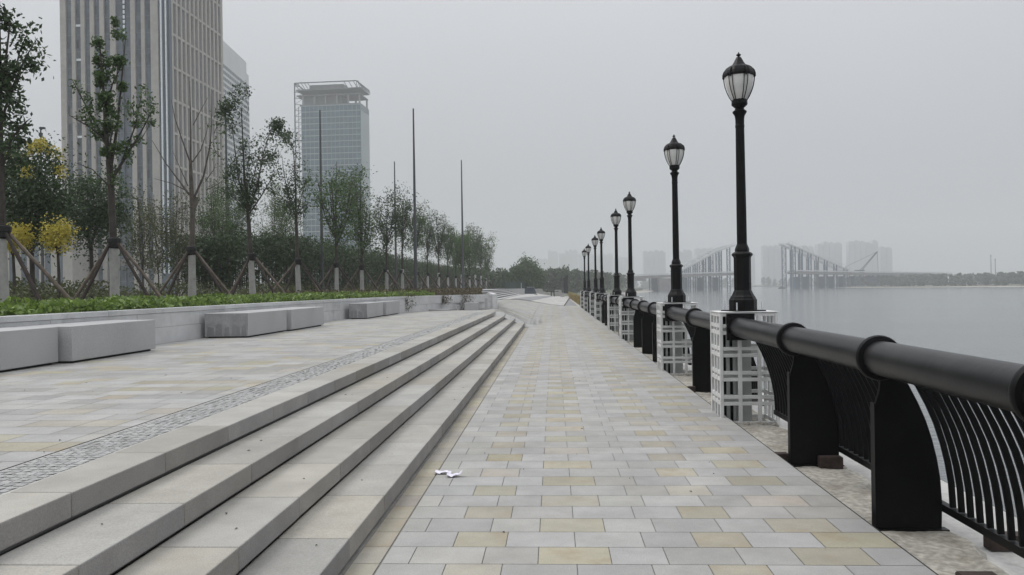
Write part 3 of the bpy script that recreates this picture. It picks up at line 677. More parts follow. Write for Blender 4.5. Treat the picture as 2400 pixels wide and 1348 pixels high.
# ------------------------------------------------------------------ trees
def seg_leaves(P, a, b_, n, spread, rg, base=0.):
    a = np.array(a); b_ = np.array(b_)
    for _ in range(n):
        f = base + (1 - base) * rg.random(); P.append(a + (b_ - a) * f + rg.normal(size=3) * spread * (1.1 - .35 * f))
def tree_from_limbs(name, limbs, dens, size, lm, bark, seed, trunk_r=.075, paint=1.25, spread=.2):
    """limbs: list of (points [(x,y,z)...], r0, r1, leaf density) relative to the base"""
    r = empty(name); rg = np.random.default_rng(seed); mb = MB(); P = []; sp0 = spread
    for lb_ in limbs:
        pts, r0, r1, dn = lb_[:4]; spread = (lb_[4] if len(lb_) > 4 else sp0)
        n = len(pts); mb.tube(pts, [r0 + (r1 - r0) * i / (n - 1) for i in range(n)], 7 if r0 > .03 else 5)
        for a, c in zip(pts, pts[1:]):
            ln = (Vector(a) - Vector(c)).length
            k = int(dn * dens * ln)
            # twigs with leaf tufts
            nt_ = max(1, int(ln * 5)) if dn > 0 else 0
            for q in range(nt_):
                f = rg.random(); p = np.array(a) + (np.array(c) - np.array(a)) * f
                e = p + np.clip(rg.normal(size=3), -1.8, 1.8) * spread * 1.1 + np.array([0, 0, spread * .6])
                mb.tube([tuple(p), tuple((p + e) / 2 + rg.normal(size=3) * .02), tuple(e)], [r1 * .6 + .003, .005, .003], 4, False)
                tuft = spread * rg.uniform(.5, .95)
                for _ in range(k // nt_): P.append(e + np.clip(rg.normal(size=3), -1.9, 1.9) * tuft)
    if paint:
        k = 0
    q0, q1 = limbs[0][0][0], limbs[0][0][1]; px_ = lambda z: q0[0] + (q1[0] - q0[0]) * z / max(.1, q1[2] - q0[2])
    mb2 = MB(); mb2.tube([(px_(0), 0, -.03), (px_(.6), 0, .6), (px_(paint or 1), .0, paint or 1)], [trunk_r * 1.32, trunk_r * 1.16, trunk_r * 1.1], 10)
    tr = mb.build('trunk', bark, r, smooth=True)
    if paint: mb2.build('whitewashed_base', M['lime'], r, smooth=True)
    if P: leaves_obj('crown', P, size, lm, r, seed)
    return r
def px2(base, x, y, s): return ((x - base[0]) * s, 0, (base[1] - y) * s)
def limbs_px(base, s, rows, rg):
    out = []
    for row_ in rows:
        pts, r0, r1, dn = row_[:4]
        d = rg.uniform(-.22, .22) if out else 0.; n = len(pts); L2 = []
        for i, (x, y) in enumerate(pts): q = px2(base, x, y, s); L2.append((q[0], d * i * .6, q[2]))
        out.append((L2, r0, r1, dn, *row_[4:]))
    return out
rng = random.Random(11)
# tree 1: tall narrow leader
T1 = limbs_px((278, 712), .01015, [([(278, 712), (276, 560), (272, 430), (268, 380)], .085, .07, 0), ([(268, 380), (262, 300), (258, 200), (252, 100)], .055, .012, 3.6, .075), ([(266, 300), (258, 210), (256, 130)], .02, .01, 1.6, .09), ([(272, 400), (284, 290), (290, 180), (294, 85)], .04, .009, .12, .08), ([(289, 215), (291, 185), (293, 150)], .01, .006, 3.4, .085), ([(294, 100), (290, 82), (278, 70)], .008, .005, 3.0, .10),
      ([(266, 350), (235, 290), (205, 235), (178, 185)], .035, .008, .9), ([(262, 330), (225, 300), (185, 275)], .028, .008, .9), ([(274, 425), (305, 375), (345, 315), (378, 255)], .04, .008, 1.1), ([(300, 380), (330, 300), (345, 225)], .025, .006, .9),
      ([(262, 260), (275, 200), (296, 150)], .025, .008, 1.3), ([(270, 390), (278, 340), (290, 300)], .03, .01, 1.4), ([(320, 345), (350, 330), (378, 290)], .02, .005, .8), ([(270, 440), (235, 400), (200, 385)], .02, .005, .15)], rng)
T2 = limbs_px((451, 706), .01235, [([(451, 706), (452, 590), (455, 500), (452, 420), (452, 380)], .088, .045, 0), ([(454, 492), (457, 480), (456, 466)], .09, .085, .2), ([(452, 390), (430, 330), (412, 280), (402, 235)], .026, .006, 0), ([(452, 385), (458, 320), (462, 260), (466, 205)], .028, .006, 0), ([(459, 300), (472, 265), (485, 232)], .014, .005, 0),
      ([(456, 385), (472, 355), (481, 315), (482, 290)], .02, .006, 0), ([(448, 460), (425, 430), (390, 385), (356, 330)], .032, .007, 0), ([(440, 450), (405, 432), (362, 420)], .018, .005, 0), ([(460, 465), (485, 420), (505, 350), (512, 310), (516, 225)], .034, .006, 0), ([(508, 320), (520, 305), (530, 298)], .012, .006, .6), ([(505, 345), (512, 365), (522, 375)], .012, .006, 1.5), ([(486, 430), (510, 405), (520, 392)], .014, .005, 0), ([(488, 450), (515, 440), (535, 428)], .014, .004, 0), ([(445, 440), (430, 400), (415, 360)], .016, .004, 0)], rng)
T3 = limbs_px((595, 697), .0149, [([(595, 697), (591, 600), (588, 530), (586, 500)], .09, .06, 0), ([(586, 500), (582, 420), (583, 340), (584, 262)], .05, .012, .55), ([(588, 270), (590, 262), (592, 255)], .01, .005, 3.5), ([(584, 490), (565, 420), (558, 350), (552, 290)], .035, .008, .5), ([(553, 310), (552, 290), (548, 280)], .01, .006, 3.2), ([(590, 495), (610, 430), (625, 360), (645, 300)], .035, .008, .75), ([(640, 320), (648, 300), (652, 285)], .01, .005, 2.6), ([(590, 500), (618, 460), (640, 425), (652, 405)], .03, .008, .8), ([(584, 480), (555, 430), (540, 385)], .025, .006, .9), ([(588, 460), (605, 400), (618, 350)], .02, .006, .9), ([(585, 500), (560, 470), (545, 440)], .02, .006, .8)], rng)
T4 = limbs_px((700, 693), .0176, [([(700, 693), (698, 610), (697, 530), (696, 500)], .085, .055, 0), ([(696, 500), (694, 440), (689, 380), (684, 335)], .04, .012, .35), ([(688, 350), (685, 338), (683, 330)], .012, .006, 2.2), ([(694, 505), (675, 450), (665, 400), (660, 365)], .03, .008, .35), ([(663, 372), (657, 362), (654, 350)], .012, .006, 2.6), ([(698, 500), (712, 460), (722, 420)], .022, .006, .4), ([(696, 510), (675, 480), (660, 455)], .022, .006, .7), ([(698, 510), (715, 485), (735, 475)], .02, .005, .5), ([(693, 470), (680, 430), (678, 405)], .018, .005, .7)], rng)
# near tree at the left photo edge
T0 = limbs_px((20, 728), .0079, [([(20, 728), (16, 560), (14, 430), (12, 200), (10, -80)], .10, .075, 0), ([(14, 300), (45, 200), (70, 130), (95, 80)], .03, .007, 1.0), ([(14, 260), (35, 150), (50, 60), (40, 20)], .03, .007, .9), ([(14, 380), (40, 320), (62, 285), (70, 270)], .03, .006, 1.3), ([(30, 230), (60, 190), (85, 165)], .02, .005, 1.3), ([(50, 190), (60, 110), (70, 60)], .02, .005, .6), ([(12, 330), (-30, 240), (-60, 160)], .03, .008, 1.2), ([(12, 150), (-20, 60), (-30, -40)], .03, .008, 1.3), ([(12, 200), (14, 100), (12, 0)], .02, .008, .6), ([(13, 430), (18, 380), (24, 330)], .02, .008, .9)], rng)
STAKE_G = 'four-pole timber supports around the row trees'
def make_stakes(hc=1.5, spread=1.05, seed=0):
    rs = random.Random(seed); r = empty('tree_support')
    for k, (dx, dy) in enumerate([(-1.32, .45), (-.52, -.62), (1.22, -.5), (.9, .8)]):
        dx *= spread * rs.uniform(.9, 1.08); dy *= spread; mb = MB(); a = math.atan2(dy, dx)
        top = (.07 * math.cos(a), .07 * math.sin(a), hc + rs.uniform(0, .06)); mb.tube([(dx, dy, -.02), ((dx + top[0]) / 2 + rs.uniform(-.02, .02), (dy + top[1]) / 2, hc / 2 + rs.uniform(-.02, .02)), top], [.042, .039, .034], 7)
        mb.build('pole', M['stake'] if k in (1, 2) else M['stakepale'], r)
    mb = MB(); mb.lathe([(.10, hc - .14), (.125, hc - .11), (.13, hc - .02), (.15, hc + .0), (.15, hc + .09), (.11, hc + .12)], 10); mb.build('binding', M['wrap'], r)
    return r
stk = [make_stakes(1.45, 1.0, 1), make_stakes(1.45, .95, 2), make_stakes(1.45, 1.02, 3)]
def variant(seed, H_, nl, dens, lm, up=.3, size=.055, spread=.26, fork=2.2, paint=1.3, bark=None, r0=.075, lean=0):
    rv = random.Random(seed); limbs = [([(0, 0, -.02), (.01, 0, fork * .5), (lean * .3, 0, fork)], r0, r0 * .7, 0)]
    top = (lean + rv.uniform(-.15, .15), rv.uniform(-.15, .15), H_)
    mid = (lean * .6 + rv.uniform(-.1, .1), rv.uniform(-.1, .1), (fork + H_) / 2)
    limbs.append(([(lean * .3, 0, fork), mid, top], r0 * .6, .01, 1.0))
    for k in range(nl):
        a = k * 2.4 + rv.uniform(-.5, .5); L_ = (H_ - fork) * rv.uniform(.5, .92); z0 = fork + rv.uniform(-.25, (H_ - fork) * .35)
        rad = L_ * up * rv.uniform(.7, 1.3); p0 = (lean * .3, 0, z0)
        pm = (p0[0] + math.cos(a) * rad * .62, math.sin(a) * rad * .62, z0 + L_ * .42); pe = (p0[0] + math.cos(a) * rad, math.sin(a) * rad, min(H_ * .99, z0 + L_))
        limbs.append(([p0, pm, pe], r0 * .38, .007, rv.choice([.5, .9, 1.3, 1.6])))
        if rv.random() < .6:
            limbs.append(([pm, (pm[0] + math.cos(a + .8) * rad * .5, pm[1] + math.sin(a + .8) * rad * .5, pm[2] + L_ * .25)], r0 * .2, .005, 1.4))
    return tree_from_limbs('young_tree', limbs, dens, size, lm, bark or M['bark'], seed, r0, paint, spread)
TREES = []
SP = [(T0, 14.4, M['leaf2'], 250, .055, 'near staked tree with trunk cut by the left photo edge'), (T1, 18.2, M['leaf'], 230, .044, 'staked tree with tall dense leafy leader in front of the beige tower'), (T2, 22.2, M['leaf'], 70, .05, 'nearly bare branched staked tree in front of the beige tower'),
      (T3, 26.8, M['leaf2'], 330, .05, 'staked tree with leafy tufts before the white slab building'), (T4, 31.7, M['leaf2'], 330, .055, 'thin sparse staked tree left of the glass tower')]
GT = 'young staked trees in a row in the planter'
for i, (lb, y, lm, dn, sz, lab) in enumerate(SP):
    o = tree_from_limbs('young_tree', lb, dn, sz, lm, M['bark'] if i != 2 else M['barkpale'], 40 + i, .088, 1.38, [.15, .115, .15, .2, .2][i])
    o.location = (-10.3, y, 1.34); tag(o, lab, 'tree', GT)
    s = stk[i % 3] if i < 3 else copy_tree(stk[i % 3]); s.location = (-10.3, y, 1.34); s.rotation_euler.z = [0, .0, .1, -.1, .15][i]
    tag(s, ['brown pole support at the left photo edge around the near trunk', 'pole support around the tree with the tall leafy leader', 'pole support around the nearly bare tree', 'pole support around the tufted tree before the white slab building', 'pole support around the thin sparse tree left of the glass tower'][i], 'tree support', STAKE_G)
# variants for the rest of the row
VAR = [variant(101, 5.6, 8, 105, M['leaf'], .36, .055, .24, 1.9), variant(102, 5.6, 7, 135, M['leaf'], .26, .055, .26, 1.8), variant(103, 5.3, 7, 115, M['leaf2'], .28, .055, .24), variant(104, 5.4, 6, 125, M['leaf2'], .20, .055, .25), variant(105, 5.2, 8, 110, M['leaf'], .25, .055, .23)]
VAR.append(variant(106, 4.3, 8, 480, M['leaf'], .18, .065, .26))
VH = [5.6, 5.6, 5.3, 5.4, 5.2, 4.3]
vused = set()
RY = [(37.25, 0, 1.08, 1), (42.3, 1, 1.1, 2), (48.3, 2, 1.12, .6), (53.5, 3, 1.14, 0), (59.7, 4, 1.15, 1.2), (65.0, 3, 1.1, 2.6), (71.5, 2, 1.08, 3.9), (77.0, 4, 1.05, .4), (83.5, 0, 1.0, 5), (89.5, 5, 1.15, 0), (97, 1, 1.0, 1.4), (105, 2, 1.05, 3.1), (113, 0, 1.0, 4.4), (121, 0, .95, 2)]
ORD = ['sixth', 'seventh', 'eighth', 'ninth', 'tenth', 'eleventh', 'twelfth', 'thirteenth', 'fourteenth', 'fifteenth', 'sixteenth', 'seventeenth', 'eighteenth', 'last and farthest']
NOTE = ['broad open crown before the glass tower', 'dense green crown before the glass tower right half', 'dark crown just right of the glass tower', 'slim crown by the short left mast', 'crown beside the tallest mast', 'slim crown right of the tallest mast', 'narrow upright crown', 'thin crown', 'light open crown', 'dense egg shaped crown', 'crown by the right hand mast', 'crown right of the right hand mast', 'small far crown', 'small leaning crown']
for k, (y, v, s, a) in enumerate(RY):
    o = VAR[v] if v not in vused else copy_tree(VAR[v]); vused.add(v)
    s = ((6.35 + .5 * math.sin(k * 2.3)) * (1 + .28 * smooth01((y - 80) / 25))) / VH[v] * (.8 if v == 5 else 1)
    o.location = (-10.3 + RN.uniform(-.1, .1), y, 1.34); o.scale = (s, s, s); o.rotation_euler.z = a; tag(o, f'{ORD[k]} staked tree in the row, {NOTE[k]}', 'tree', GT)
    t_ = copy_tree(stk[k % 3]); t_.location = (-10.3, y, 1.34); t_.rotation_euler.z = RN.uniform(-.2, .2); tag(t_, f'pole support around the {ORD[k]} tree of the planter row', 'tree support', STAKE_G)
# golden rain trees and dark trees behind, left
def crown_tree(name, loc, H_, fork, rx, rz, n, size, lm, seed, label, cat='tree', group=None, nl=8, flowers=0, bark=None, r0=.06, zc=None, lumps=None):
    r = empty(name, loc); rg = np.random.default_rng(seed); mb = MB(); mb.tube([(0, 0, -.03), (.02, 0, fork * .6), (0, 0, fork)], [r0 * 1.2, r0, r0 * .85], 8)
    zc = zc or (H_ - rz); ends = []
    for k in range(nl):
        a = k * 2.4 + rg.uniform(-.4, .4); e = np.array([math.cos(a) * rx * rg.uniform(.35, .8), math.sin(a) * rx * rg.uniform(.35, .8), zc + rz * rg.uniform(-.5, .7)])
        mb.tube([(0, 0, fork - .05), tuple(e * np.array([.4, .4, 0]) + np.array([0, 0, fork + (e[2] - fork) * .55])), tuple(e)], [r0 * .5, r0 * .3, .01], 5); ends.append(e)
    mb.build('trunk', bark or M['bark'], r, smooth=True)
    P = []
    nc = lumps or 26
    C_ = []
    for _ in range(nc):
        v = rg.normal(size=3); v /= np.linalg.norm(v); C_.append(np.array([v[0] * rx, v[1] * rx, v[2] * rz]) * rg.uniform(.55, .95) + np.array([0, 0, zc]))
    for c in C_ + ends:
        sp = .22 * min(rx, rz) * rg.uniform(.7, 1.3) + .05
        for _ in range(n // (nc + nl)): P.append(c + rg.normal(size=3) * sp)
    leaves_obj('crown', P, size, lm, r, seed)
    if flowers:
        F = []
        for _ in range(flowers):
            a = rg.uniform(0, 6.28); el = rg.uniform(.3, 1.35); c = np.array([math.cos(a) * math.cos(el) * rx, math.sin(a) * math.cos(el) * rx, math.sin(el) * rz + zc]) * np.array([1, 1, 1.0])
            for _ in range(130): F.append(c + np.array([rg.normal() * .07, rg.normal() * .07, rg.uniform(-.1, .22)]))
        leaves_obj('blossom', F, .036, M['yellow'], r, seed + 1)
    return tag(r, label, cat, group)
def at(px, y, X_or_Y, byY=True):      # world point on the ray through reference pixel px at depth Y
    x = px - 1200; yy = y - 674; xu = x - .0145 * yy; yu = yy + .0145 * x; a = R(3.005); f = 1867.
    Yd = math.cos(a) + xu / f * math.sin(a); Xd = -math.sin(a) + xu / f * math.cos(a); t_ = X_or_Y / Yd
    return (Xd * t_, X_or_Y, 1.6 - yu / f * t_)
GB = 'garden trees behind the planter row'
x = at(75, 700, 20)[0]; crown_tree('golden_rain_tree', (x, 20, 1.36), 4.15, 1.55, 1.02, 1.3, 9000, .05, M['leaf2'], 7, 'dark leafy tree with yellow blossom clusters on top, far left', group=GB, flowers=16, zc=2.85)
x = at(215, 690, 26)[0]; crown_tree('dark_tree', (x, 26, 1.36), 4.4, 1.9, 1.1, 1.2, 8000, .055, M['leaf2'], 8, 'dark dense tree between the blossom tree and the tall leafy leader', group=GB, zc=3.0, nl=9)
x = at(137, 690, 19)[0]; crown_tree('yellow_tree', (x, 19, 1.36), 2.05, 1.2, .28, .34, 2300, .034, M['yellow'], 9, 'small round tree covered in bright yellow blossom', group=GB, zc=1.66, r0=.035, lumps=10)
x = at(32, 690, 18.7)[0]; crown_tree('yellow_tree', (x, 18.7, 1.36), 2.1, 1.2, .42, .24, 2600, .034, M['yellow'], 10, 'wider yellow blossom tree at the left photo edge', group=GB, zc=1.62, r0=.035, lumps=9)
x = at(20, 500, 23)[0]; crown_tree('dark_tree', (x, 24, 1.36), 4.0, 1.5, .9, 1.2, 5000, .055, M['leaf2'], 12, 'dark tree half hidden at the left photo edge', group=GB, zc=2.7)
# saplings in front of the tower
for i, (px, Y, H_) in enumerate([(335, 30, 3.9), (372, 33, 4.4), (415, 32, 4.3), (505, 36, 5.2), (540, 39, 5.8), (640, 42, 5.8), (668, 46, 6.4)]):
    x = at(px, 690, Y)[0]; o = variant(200 + i, H_, 7, 120 if i < 3 else 170, M['leaf3'] if i < 3 else M['leaf'], .25, .045, .24, 1.0, 0, None, .035); o.name = 'sapling'
    o.location = (x, Y, 1.36)
    tag(o, ['thin pale green sapling right of the tall leafy leader', 'pale sapling under the left tower corner', 'taller pale sapling left of the nearly bare tree', 'sapling right of the nearly bare tree before the tower', 'leafy sapling between the bare and tufted trees', 'olive leafy sapling right of the tufted tree', 'leafy sapling left of the thin sparse tree'][i], 'sapling', 'saplings behind the planter row')
# tall dense hedge belt
P = []; mbs = MB(); rg = np.random.default_rng(21)
for i in range(900):
    y = 35 + 110 * rg.random() ** 1.3; x = -15.2 + rg.normal() * .7 + (.0 if y > 40 else -.8)
    H_ = 3.3 * (1 + rg.uniform(-.12, .08)) * (.8 + .2 * smooth01((y - 35) / 8)); mbs.tube([(x, y, 1.3), (x + rg.uniform(-.1, .1), y + rg.uniform(-.1, .1), 1.3 + H_)], [.022, .008], 4, False)
    ls = 1 if y < 70 else 1.6
    for _ in range(int(120 / ls)):
        f = rg.random() ** .45; P.append((x + rg.normal() * .26, y + rg.normal() * .3, 1.35 + H_ * f + rg.normal() * .08))
o = leaves_obj('tall_hedge', P, .085, M['leaf2'], seed=22, aspect=.45); tag(o, 'long dark hedge of close set slim trees behind the planter row', 'hedge', kind='stuff')
c = mbs.build('hedge_stems', M['bark'], o)
# low shrubs behind the row
P = []
for i in range(20000):
    y = 12 + 60 * rg.random() ** 1.2; cx = -14.2 - 1.2 * math.sin(y * .3); h = .45 + .18 * math.sin(y * 1.3) + .1 * math.sin(y * 3.7)
    P.append((cx + rg.normal() * .7, y, 1.36 + h * rg.random() ** .7))
tag(leaves_obj('low_shrubs', P, .055, M['leaf3'], seed=23), 'low green shrubs bordering the garden path', 'shrubs', kind='stuff')
P = []
for i in range(16000):
    y = 14 + 30 * rg.random(); P.append((-20 - 14 * rg.random() - (y - 14) * .3, y, 1.36 + 1.0 * rg.random() ** .8))
tag(leaves_obj('garden_shrubs', P, .08, M['leaf2'], seed=24), 'dark garden shrubs in front of the tower base', 'shrubs', kind='stuff')
# far shrub belts and woods
def wood(name, pts, n, h, size, seed, label, m='wood', z0=0., depth=6, hv=.3):
    rg = np.random.default_rng(seed); P = []; seg = [(Vector(a), Vector(b_)) for a, b_ in zip(pts, pts[1:])]; tot = sum((b_ - a).length for a, b_ in seg)
    cl = []
    for _ in range(max(30, n // 90)):
        u = rg.random() * tot
        for a, b_ in seg:
            l_ = (b_ - a).length
            if u <= l_: p = a + (b_ - a) * (u / l_); break
            u -= l_
        hh = h * (1 - hv * rg.random() ** 1.5); cl.append((p.x + rg.normal() * depth * .3, p.y + rg.uniform(0, depth), hh))
    per = n // len(cl)
    for x, y, hh in cl:
        wd = hh * rg.uniform(.25, .45); V = rg.normal(size=(per, 3)) * np.array([wd * .5, wd * .5, 0]); zz = hh * rg.random(per) ** .7
        V *= (1.15 - .75 * (zz / hh) ** 2)[:, None]; V[:, 2] = zz; P.append(V + np.array([x, y, z0]))
    o = leaves_obj(name, np.concatenate(P), size, M[m], seed=seed); return tag(o, label, 'woodland', kind='stuff')
wood('shrub_belt', [(-16, 118), (-12, 150), (-9, 175)], 14000, 4.6, .3, 31, 'dark shrub belt beyond the end of the planter row', z0=.3, depth=5, m='leaf2')
wood('far_wood', [(-30, 230), (-6, 245), (2, 260), (12, 300), (24, 380)], 14000, 8.2, .6, 32, 'hazy wooded bank behind the far lamp posts', z0=-.4, depth=14)
wood('far_wood', [(-120, 330), (-20, 340), (20, 420), (48, 540)], 12000, 9, .8, 33, 'fainter wooded bank running towards the left end of the bridge', z0=-.4, depth=18)
wood('bank_wood', [(262, 700), (300, 620), (345, 545), (420, 480)], 20000, 9, 1.0, 34, 'hazy green wood on the right hand river bank', z0=-1.5, depth=25)
wood('bank_scrub', [(250, 640), (280, 540), (318, 440)], 9000, 3.2, .7, 36, 'low scrub along the right hand shore', z0=-1.6, depth=8, hv=.6)
wood('far_shore_wood', [(60, 1180), (260, 1175), (600, 1100)], 14000, 12, 1.8, 35, 'very faint line of trees on the far shore behind the bridge gap', z0=-1.3, depth=20)
wood('dry_thicket', [(-17, 150), (-13.5, 165)], 1800, 7.5, .16, 37, 'thin brownish bare thicket right of the tree row', m='leafdry', z0=.3, depth=6)
crown_tree('round_tree', (at(1232, 690, 165)[0], 165, .3), 6.6, 1.3, 2.5, 2.8, 9000, .22, M['leaf'], 51, 'dense round dark tree clump at the end of the promenade', nl=9, r0=.14, zc=4.0)
crown_tree('round_tree', (at(1256, 690, 185)[0], 185, .3), 5.4, 1.2, 2.1, 2.1, 5000, .24, M['leaf'], 52, 'smaller lower tree right behind the dense round tree', nl=7, r0=.12, zc=3.3)
crown_tree('round_tree', (at(1300, 690, 240)[0], 240, .0), 7.2, 1.2, 4.5, 3.0, 5000, .4, M['wood'], 53, 'hazy broad tree between the round tree and the dark slab', nl=7, r0=.15, zc=3.8)
# green construction netting
mb = MB()
for i in range(6):
    x0 = -15 + i * 1.6; mb.quad((x0, 150 + .2 * (i % 2), .3), (x0 + 1.55, 150.2 - .2 * (i % 2), .3), (x0 + 1.55, 150.2 - .2 * (i % 2), 2.6), (x0, 150 + .2 * (i % 2), 2.6 + .1 * (i % 3)))
o = mb.build('netting_fence', M['net']); so = o.modifiers.new('thickness', 'SOLIDIFY'); so.thickness = .02; tag(o, 'dull green netting fence in front of the far shrub belt', 'fence')
# ------------------------------------------------------------------ objects at the far end
mb = MB(); xs_ = []
k = 0
for i in range(31):
    y0 = 69 + i * 2.0; mb.slot = 0; mb.box(2.40, 2.46, y0, y0 + 1.96, .02, .62 + .05 * math.sin(i * 2.1)); mb.box(2.34, 2.52, y0 - .05, y0 + .05, -.15, .75)
tag(mb.build('bamboo_hoarding', M['bamboo']), 'yellowish bamboo hoarding along the river edge beyond the lamps', 'hoarding')
mb = MB(); pts = [(-.34, 0), (.40, 0), (.36, .9), (.34, 1.8), (.40, 2.75), (.34, 3.1), (-.34, 2.45)]
k = len(mb.v)
for yy in (-.2, .2): mb.v += [(x, yy, z) for x, z in pts]
n = len(pts); mb.face(tuple(range(k, k + n))); mb.face(tuple(range(k + n, k + 2 * n))[::-1])
for i in range(n): j = (i + 1) % n; mb.face((k + i, k + n + i, k + n + j, k + j))
o = mb.build('stone_monolith', M['slab']); X_ = at(1326, 680, 132); o.location = (X_[0], 132, .5); tag(o, 'dark upright slab with a slanting top at the promenade end', 'monument')
r = empty('stone_table', (at(1295, 690, 125)[0], 125, .1)); tag(r, 'long low dark table at the far end of the promenade', 'table')
mb = MB(); mb.box(-.95, .95, -.3, .3, .75, .85); mb.build('table_top', M['slab'], r)
for dx in (-.2, .25): mb = MB(); mb.box(dx - .08, dx + .08, -.2, .2, 0, .75); mb.build('leg', M['slab'], r)
r = empty('parked_car', (at(1243, 692, 120)[0], 120, .2)); tag(r, 'small dark grey parked car with pale roof by the terraces', 'car')
mb = MB(); prof = [(-.85, .25), (.85, .25), (.86, .75), (.8, .8), (.66, 1.3), (.5, 1.38), (-.5, 1.38), (-.66, 1.3), (-.8, .8), (-.86, .75)]; k = 0
for yy in (-1.9, 1.9): mb.v += [(x, yy, z) for x, z in prof]
n = len(prof); mb.face(tuple(range(n))); mb.face(tuple(range(n, 2 * n))[::-1])
for i in range(n): j = (i + 1) % n; mb.face((i, n + i, n + j, j))
mb.build('body', M['steel'], r); mb = MB(); mb.box(-.56, .56, -1.93, -1.88, .85, 1.28); mb.build('rear_window', M['tdark'], r)
mb = MB(); mb.box(-.5, .5, -1.2, 1.0, 1.385, 1.43); mb.build('roof', M['palesteel'], r)
for sx in (-1, 1):
    for yy in (-1.2, 1.2): mb = MB(); mb.tube([(sx * .7, yy, .3), (sx * .88, yy, .3)], .3, 12); mb.build('wheel', M['wrap'], r)
for i, (px, Y, wd, h) in enumerate([(1270, 128, .5, .7), (1318, 118, .3, .5), (1284, 140, .9, .5), (1256, 112, .25, .5), (1308, 133, .6, .9), (1262, 150, .8, 1.1), (1232, 136, .5, 1.0)]):
    mb = MB(); mb.box(-wd, wd, -.3, .3, 0, h); mb.box(-wd * .8, wd * .8, -.25, .25, h, h + .08); o = mb.build('stone_stack', M['concrete'], bevel=.02); o.location = (at(px, 690, Y)[0], Y, .1)
    tag(o, ['squat stack of paving stone between the car and the table', 'small stack of stone right of the long table', 'wide low stack of stone behind the long table', 'little pale stone stack just right of the car', 'taller stone stack between the long table and the slab', 'broad stone stack under the dense round tree', 'stone stack behind the parked car'][i], 'stone stack', 'stone stacks at the promenade end')
# masts
for i, (px, Y, top, head, lab) in enumerate([(748, 48, 12.6, 0, 'tall thin mast in front of the glass tower'), (967, 48.2, 12.6, 0, 'tallest looking thin mast against the open sky'), (921, 68, 12.6, 0, 'shorter looking mast left of the tallest one'), (1078, 68, 12.6, 0, 'thin mast at the right end of the tree row'), (527, 46, 12.4, 0, 'dark thin mast along the right edge of the beige tower'), (93, 52, 12.9, 1, 'thin mast with a small lamp head at far left')]):
    x = at(px + 6, 560, Y)[0]; r = empty('mast', (x, Y, 1.3)); mb = MB(); mb.tube([(0, 0, 0), (0, 0, 2), (0, 0, top - 1.3)], [.11, .105, .045], 10); mb.build('pole', M['mast'], r, smooth=True)
    mb = MB(); mb.box(-.2, .2, -.2, .2, 0, .04); mb.build('base_plate', M['mast'], r)
    if head: mb = MB(); mb.box(-.05, .28, -.1, .1, top - 1.45, top - 1.33); mb.box(-.1, .1, -.08, .08, top - 1.9, top - 1.7); mb.build('lamp_head', M['mast'], r)
    tag(r, lab, 'mast', 'thin masts standing in the garden')
# ------------------------------------------------------------------ beige tower
TH = R(-1.5)
cx, cy = at(402, 400, 180)[0], 180.
r = empty('beige_tower', (cx, cy, 0), TH); tag(r, 'tall beige stone tower with vertical window strips and glass corner', 'building')
W_, D_, Ht = 26.2, 28., 105.
mb = MB(); mb.box(-W_ + .5, -.5, .5, D_ - .5, 0, Ht - .5); mb.build('glass_core', M['tglass'], r)
mb = MB()
# left (front) facade: pilasters
def fx(z, sc_=3.852): return (z / sc_ + 120 - 140) / 262. * (W_)       # zoomed reference x -> metres from left corner
pil = [(70, 124), (177, 212), (263, 300), (350, 388), (441, 482), (539, 590), (730, 772), (828, 862), (916, 985)]
for a, c in pil: mb.box(-W_ + fx(a), -W_ + fx(c), -.35, .6, 0, Ht)
mb.box(-W_, -W_ + .8, .6, D_, 0, Ht)
mb.box(-W_ + .8, -2.0, .52, 1.2, Ht - 2.5, Ht + .2)
# right facade
b0, pitch, nb = 1.2, (D_ - 2.0) / 12, 12
for k in range(nb + 1): yy = b0 + k * pitch; mb.box(-.6, .1, yy - .36, yy + .36, 0, Ht)
mb.box(-1.6, .12, D_ - .5, D_, 0, Ht)
zb = [8 + 7.7 * k for k in range(13)]
for z in zb: mb.box(-.58, .02, 1.0, D_ - .55, z - .3, z + .3)
mb.build('stone_wall', M['beige'], r)
mb = MB()
for k in range(nb):
    yy = b0 + (k + .5) * pitch
    mb.box(-.45, -.3, yy - pitch / 2 + .38, yy + pitch / 2 - .38, 0, Ht - 1)
mb.build('recessed_window_strip', M['spandrel'], r)
strips = [(126, 175), (214, 262), (302, 348), (390, 440), (484, 537), (592, 648), (680, 728), (774, 826), (864, 914)]
rs = random.Random(5)
for i, (a, c) in enumerate(strips):
    f = MB(); f.box(-W_ + fx(a), -W_ + fx(c), .1, .45, 0, Ht - 1); wnd = f.build('window_strip', M['tglass'], r)
    s = MB(); x0, x1 = -W_ + fx(a) + .01, -W_ + fx(c) - .01
    s.box(x0, x1, .05, .099, 41.5, 45.0); s.box(x0, x1, .05, .099, 8, 9.6)
    for q in range(28): s.box(x0, x1, .07, .099, q * 3.85 + .4, q * 3.85 + .5)
    s.build('spandrel', M['spandrel'], wnd)
    d = MB(); 
    for q in range(26):
        if rs.random() < .45: u = rs.choice([0, .55]); z = q * 3.85 + 1.2; d.box(x0 + u, x0 + u + .55, .04, .098, z, z + rs.choice([1.5, 2.0]))
    d.build('open_casement', M['tdark'], wnd)
for z in (64, 71.6, 56, 38, 22): 
    a, c = strips[1]; mb = MB(); mb.box(-W_ + fx(a) - .1, -W_ + fx(c) + .1, -.1, .099, z, z + .5); mb.build('ledge', M['led'], r)
for (a, c) in [(1003, 1017), (1048, 1060)]:
    mb = MB(); mb.box(-W_ + fx(a), -W_ + fx(c), -.25, .1, 6, Ht - 1); mb.build('light_strip', M['led'], r)
mb = MB()
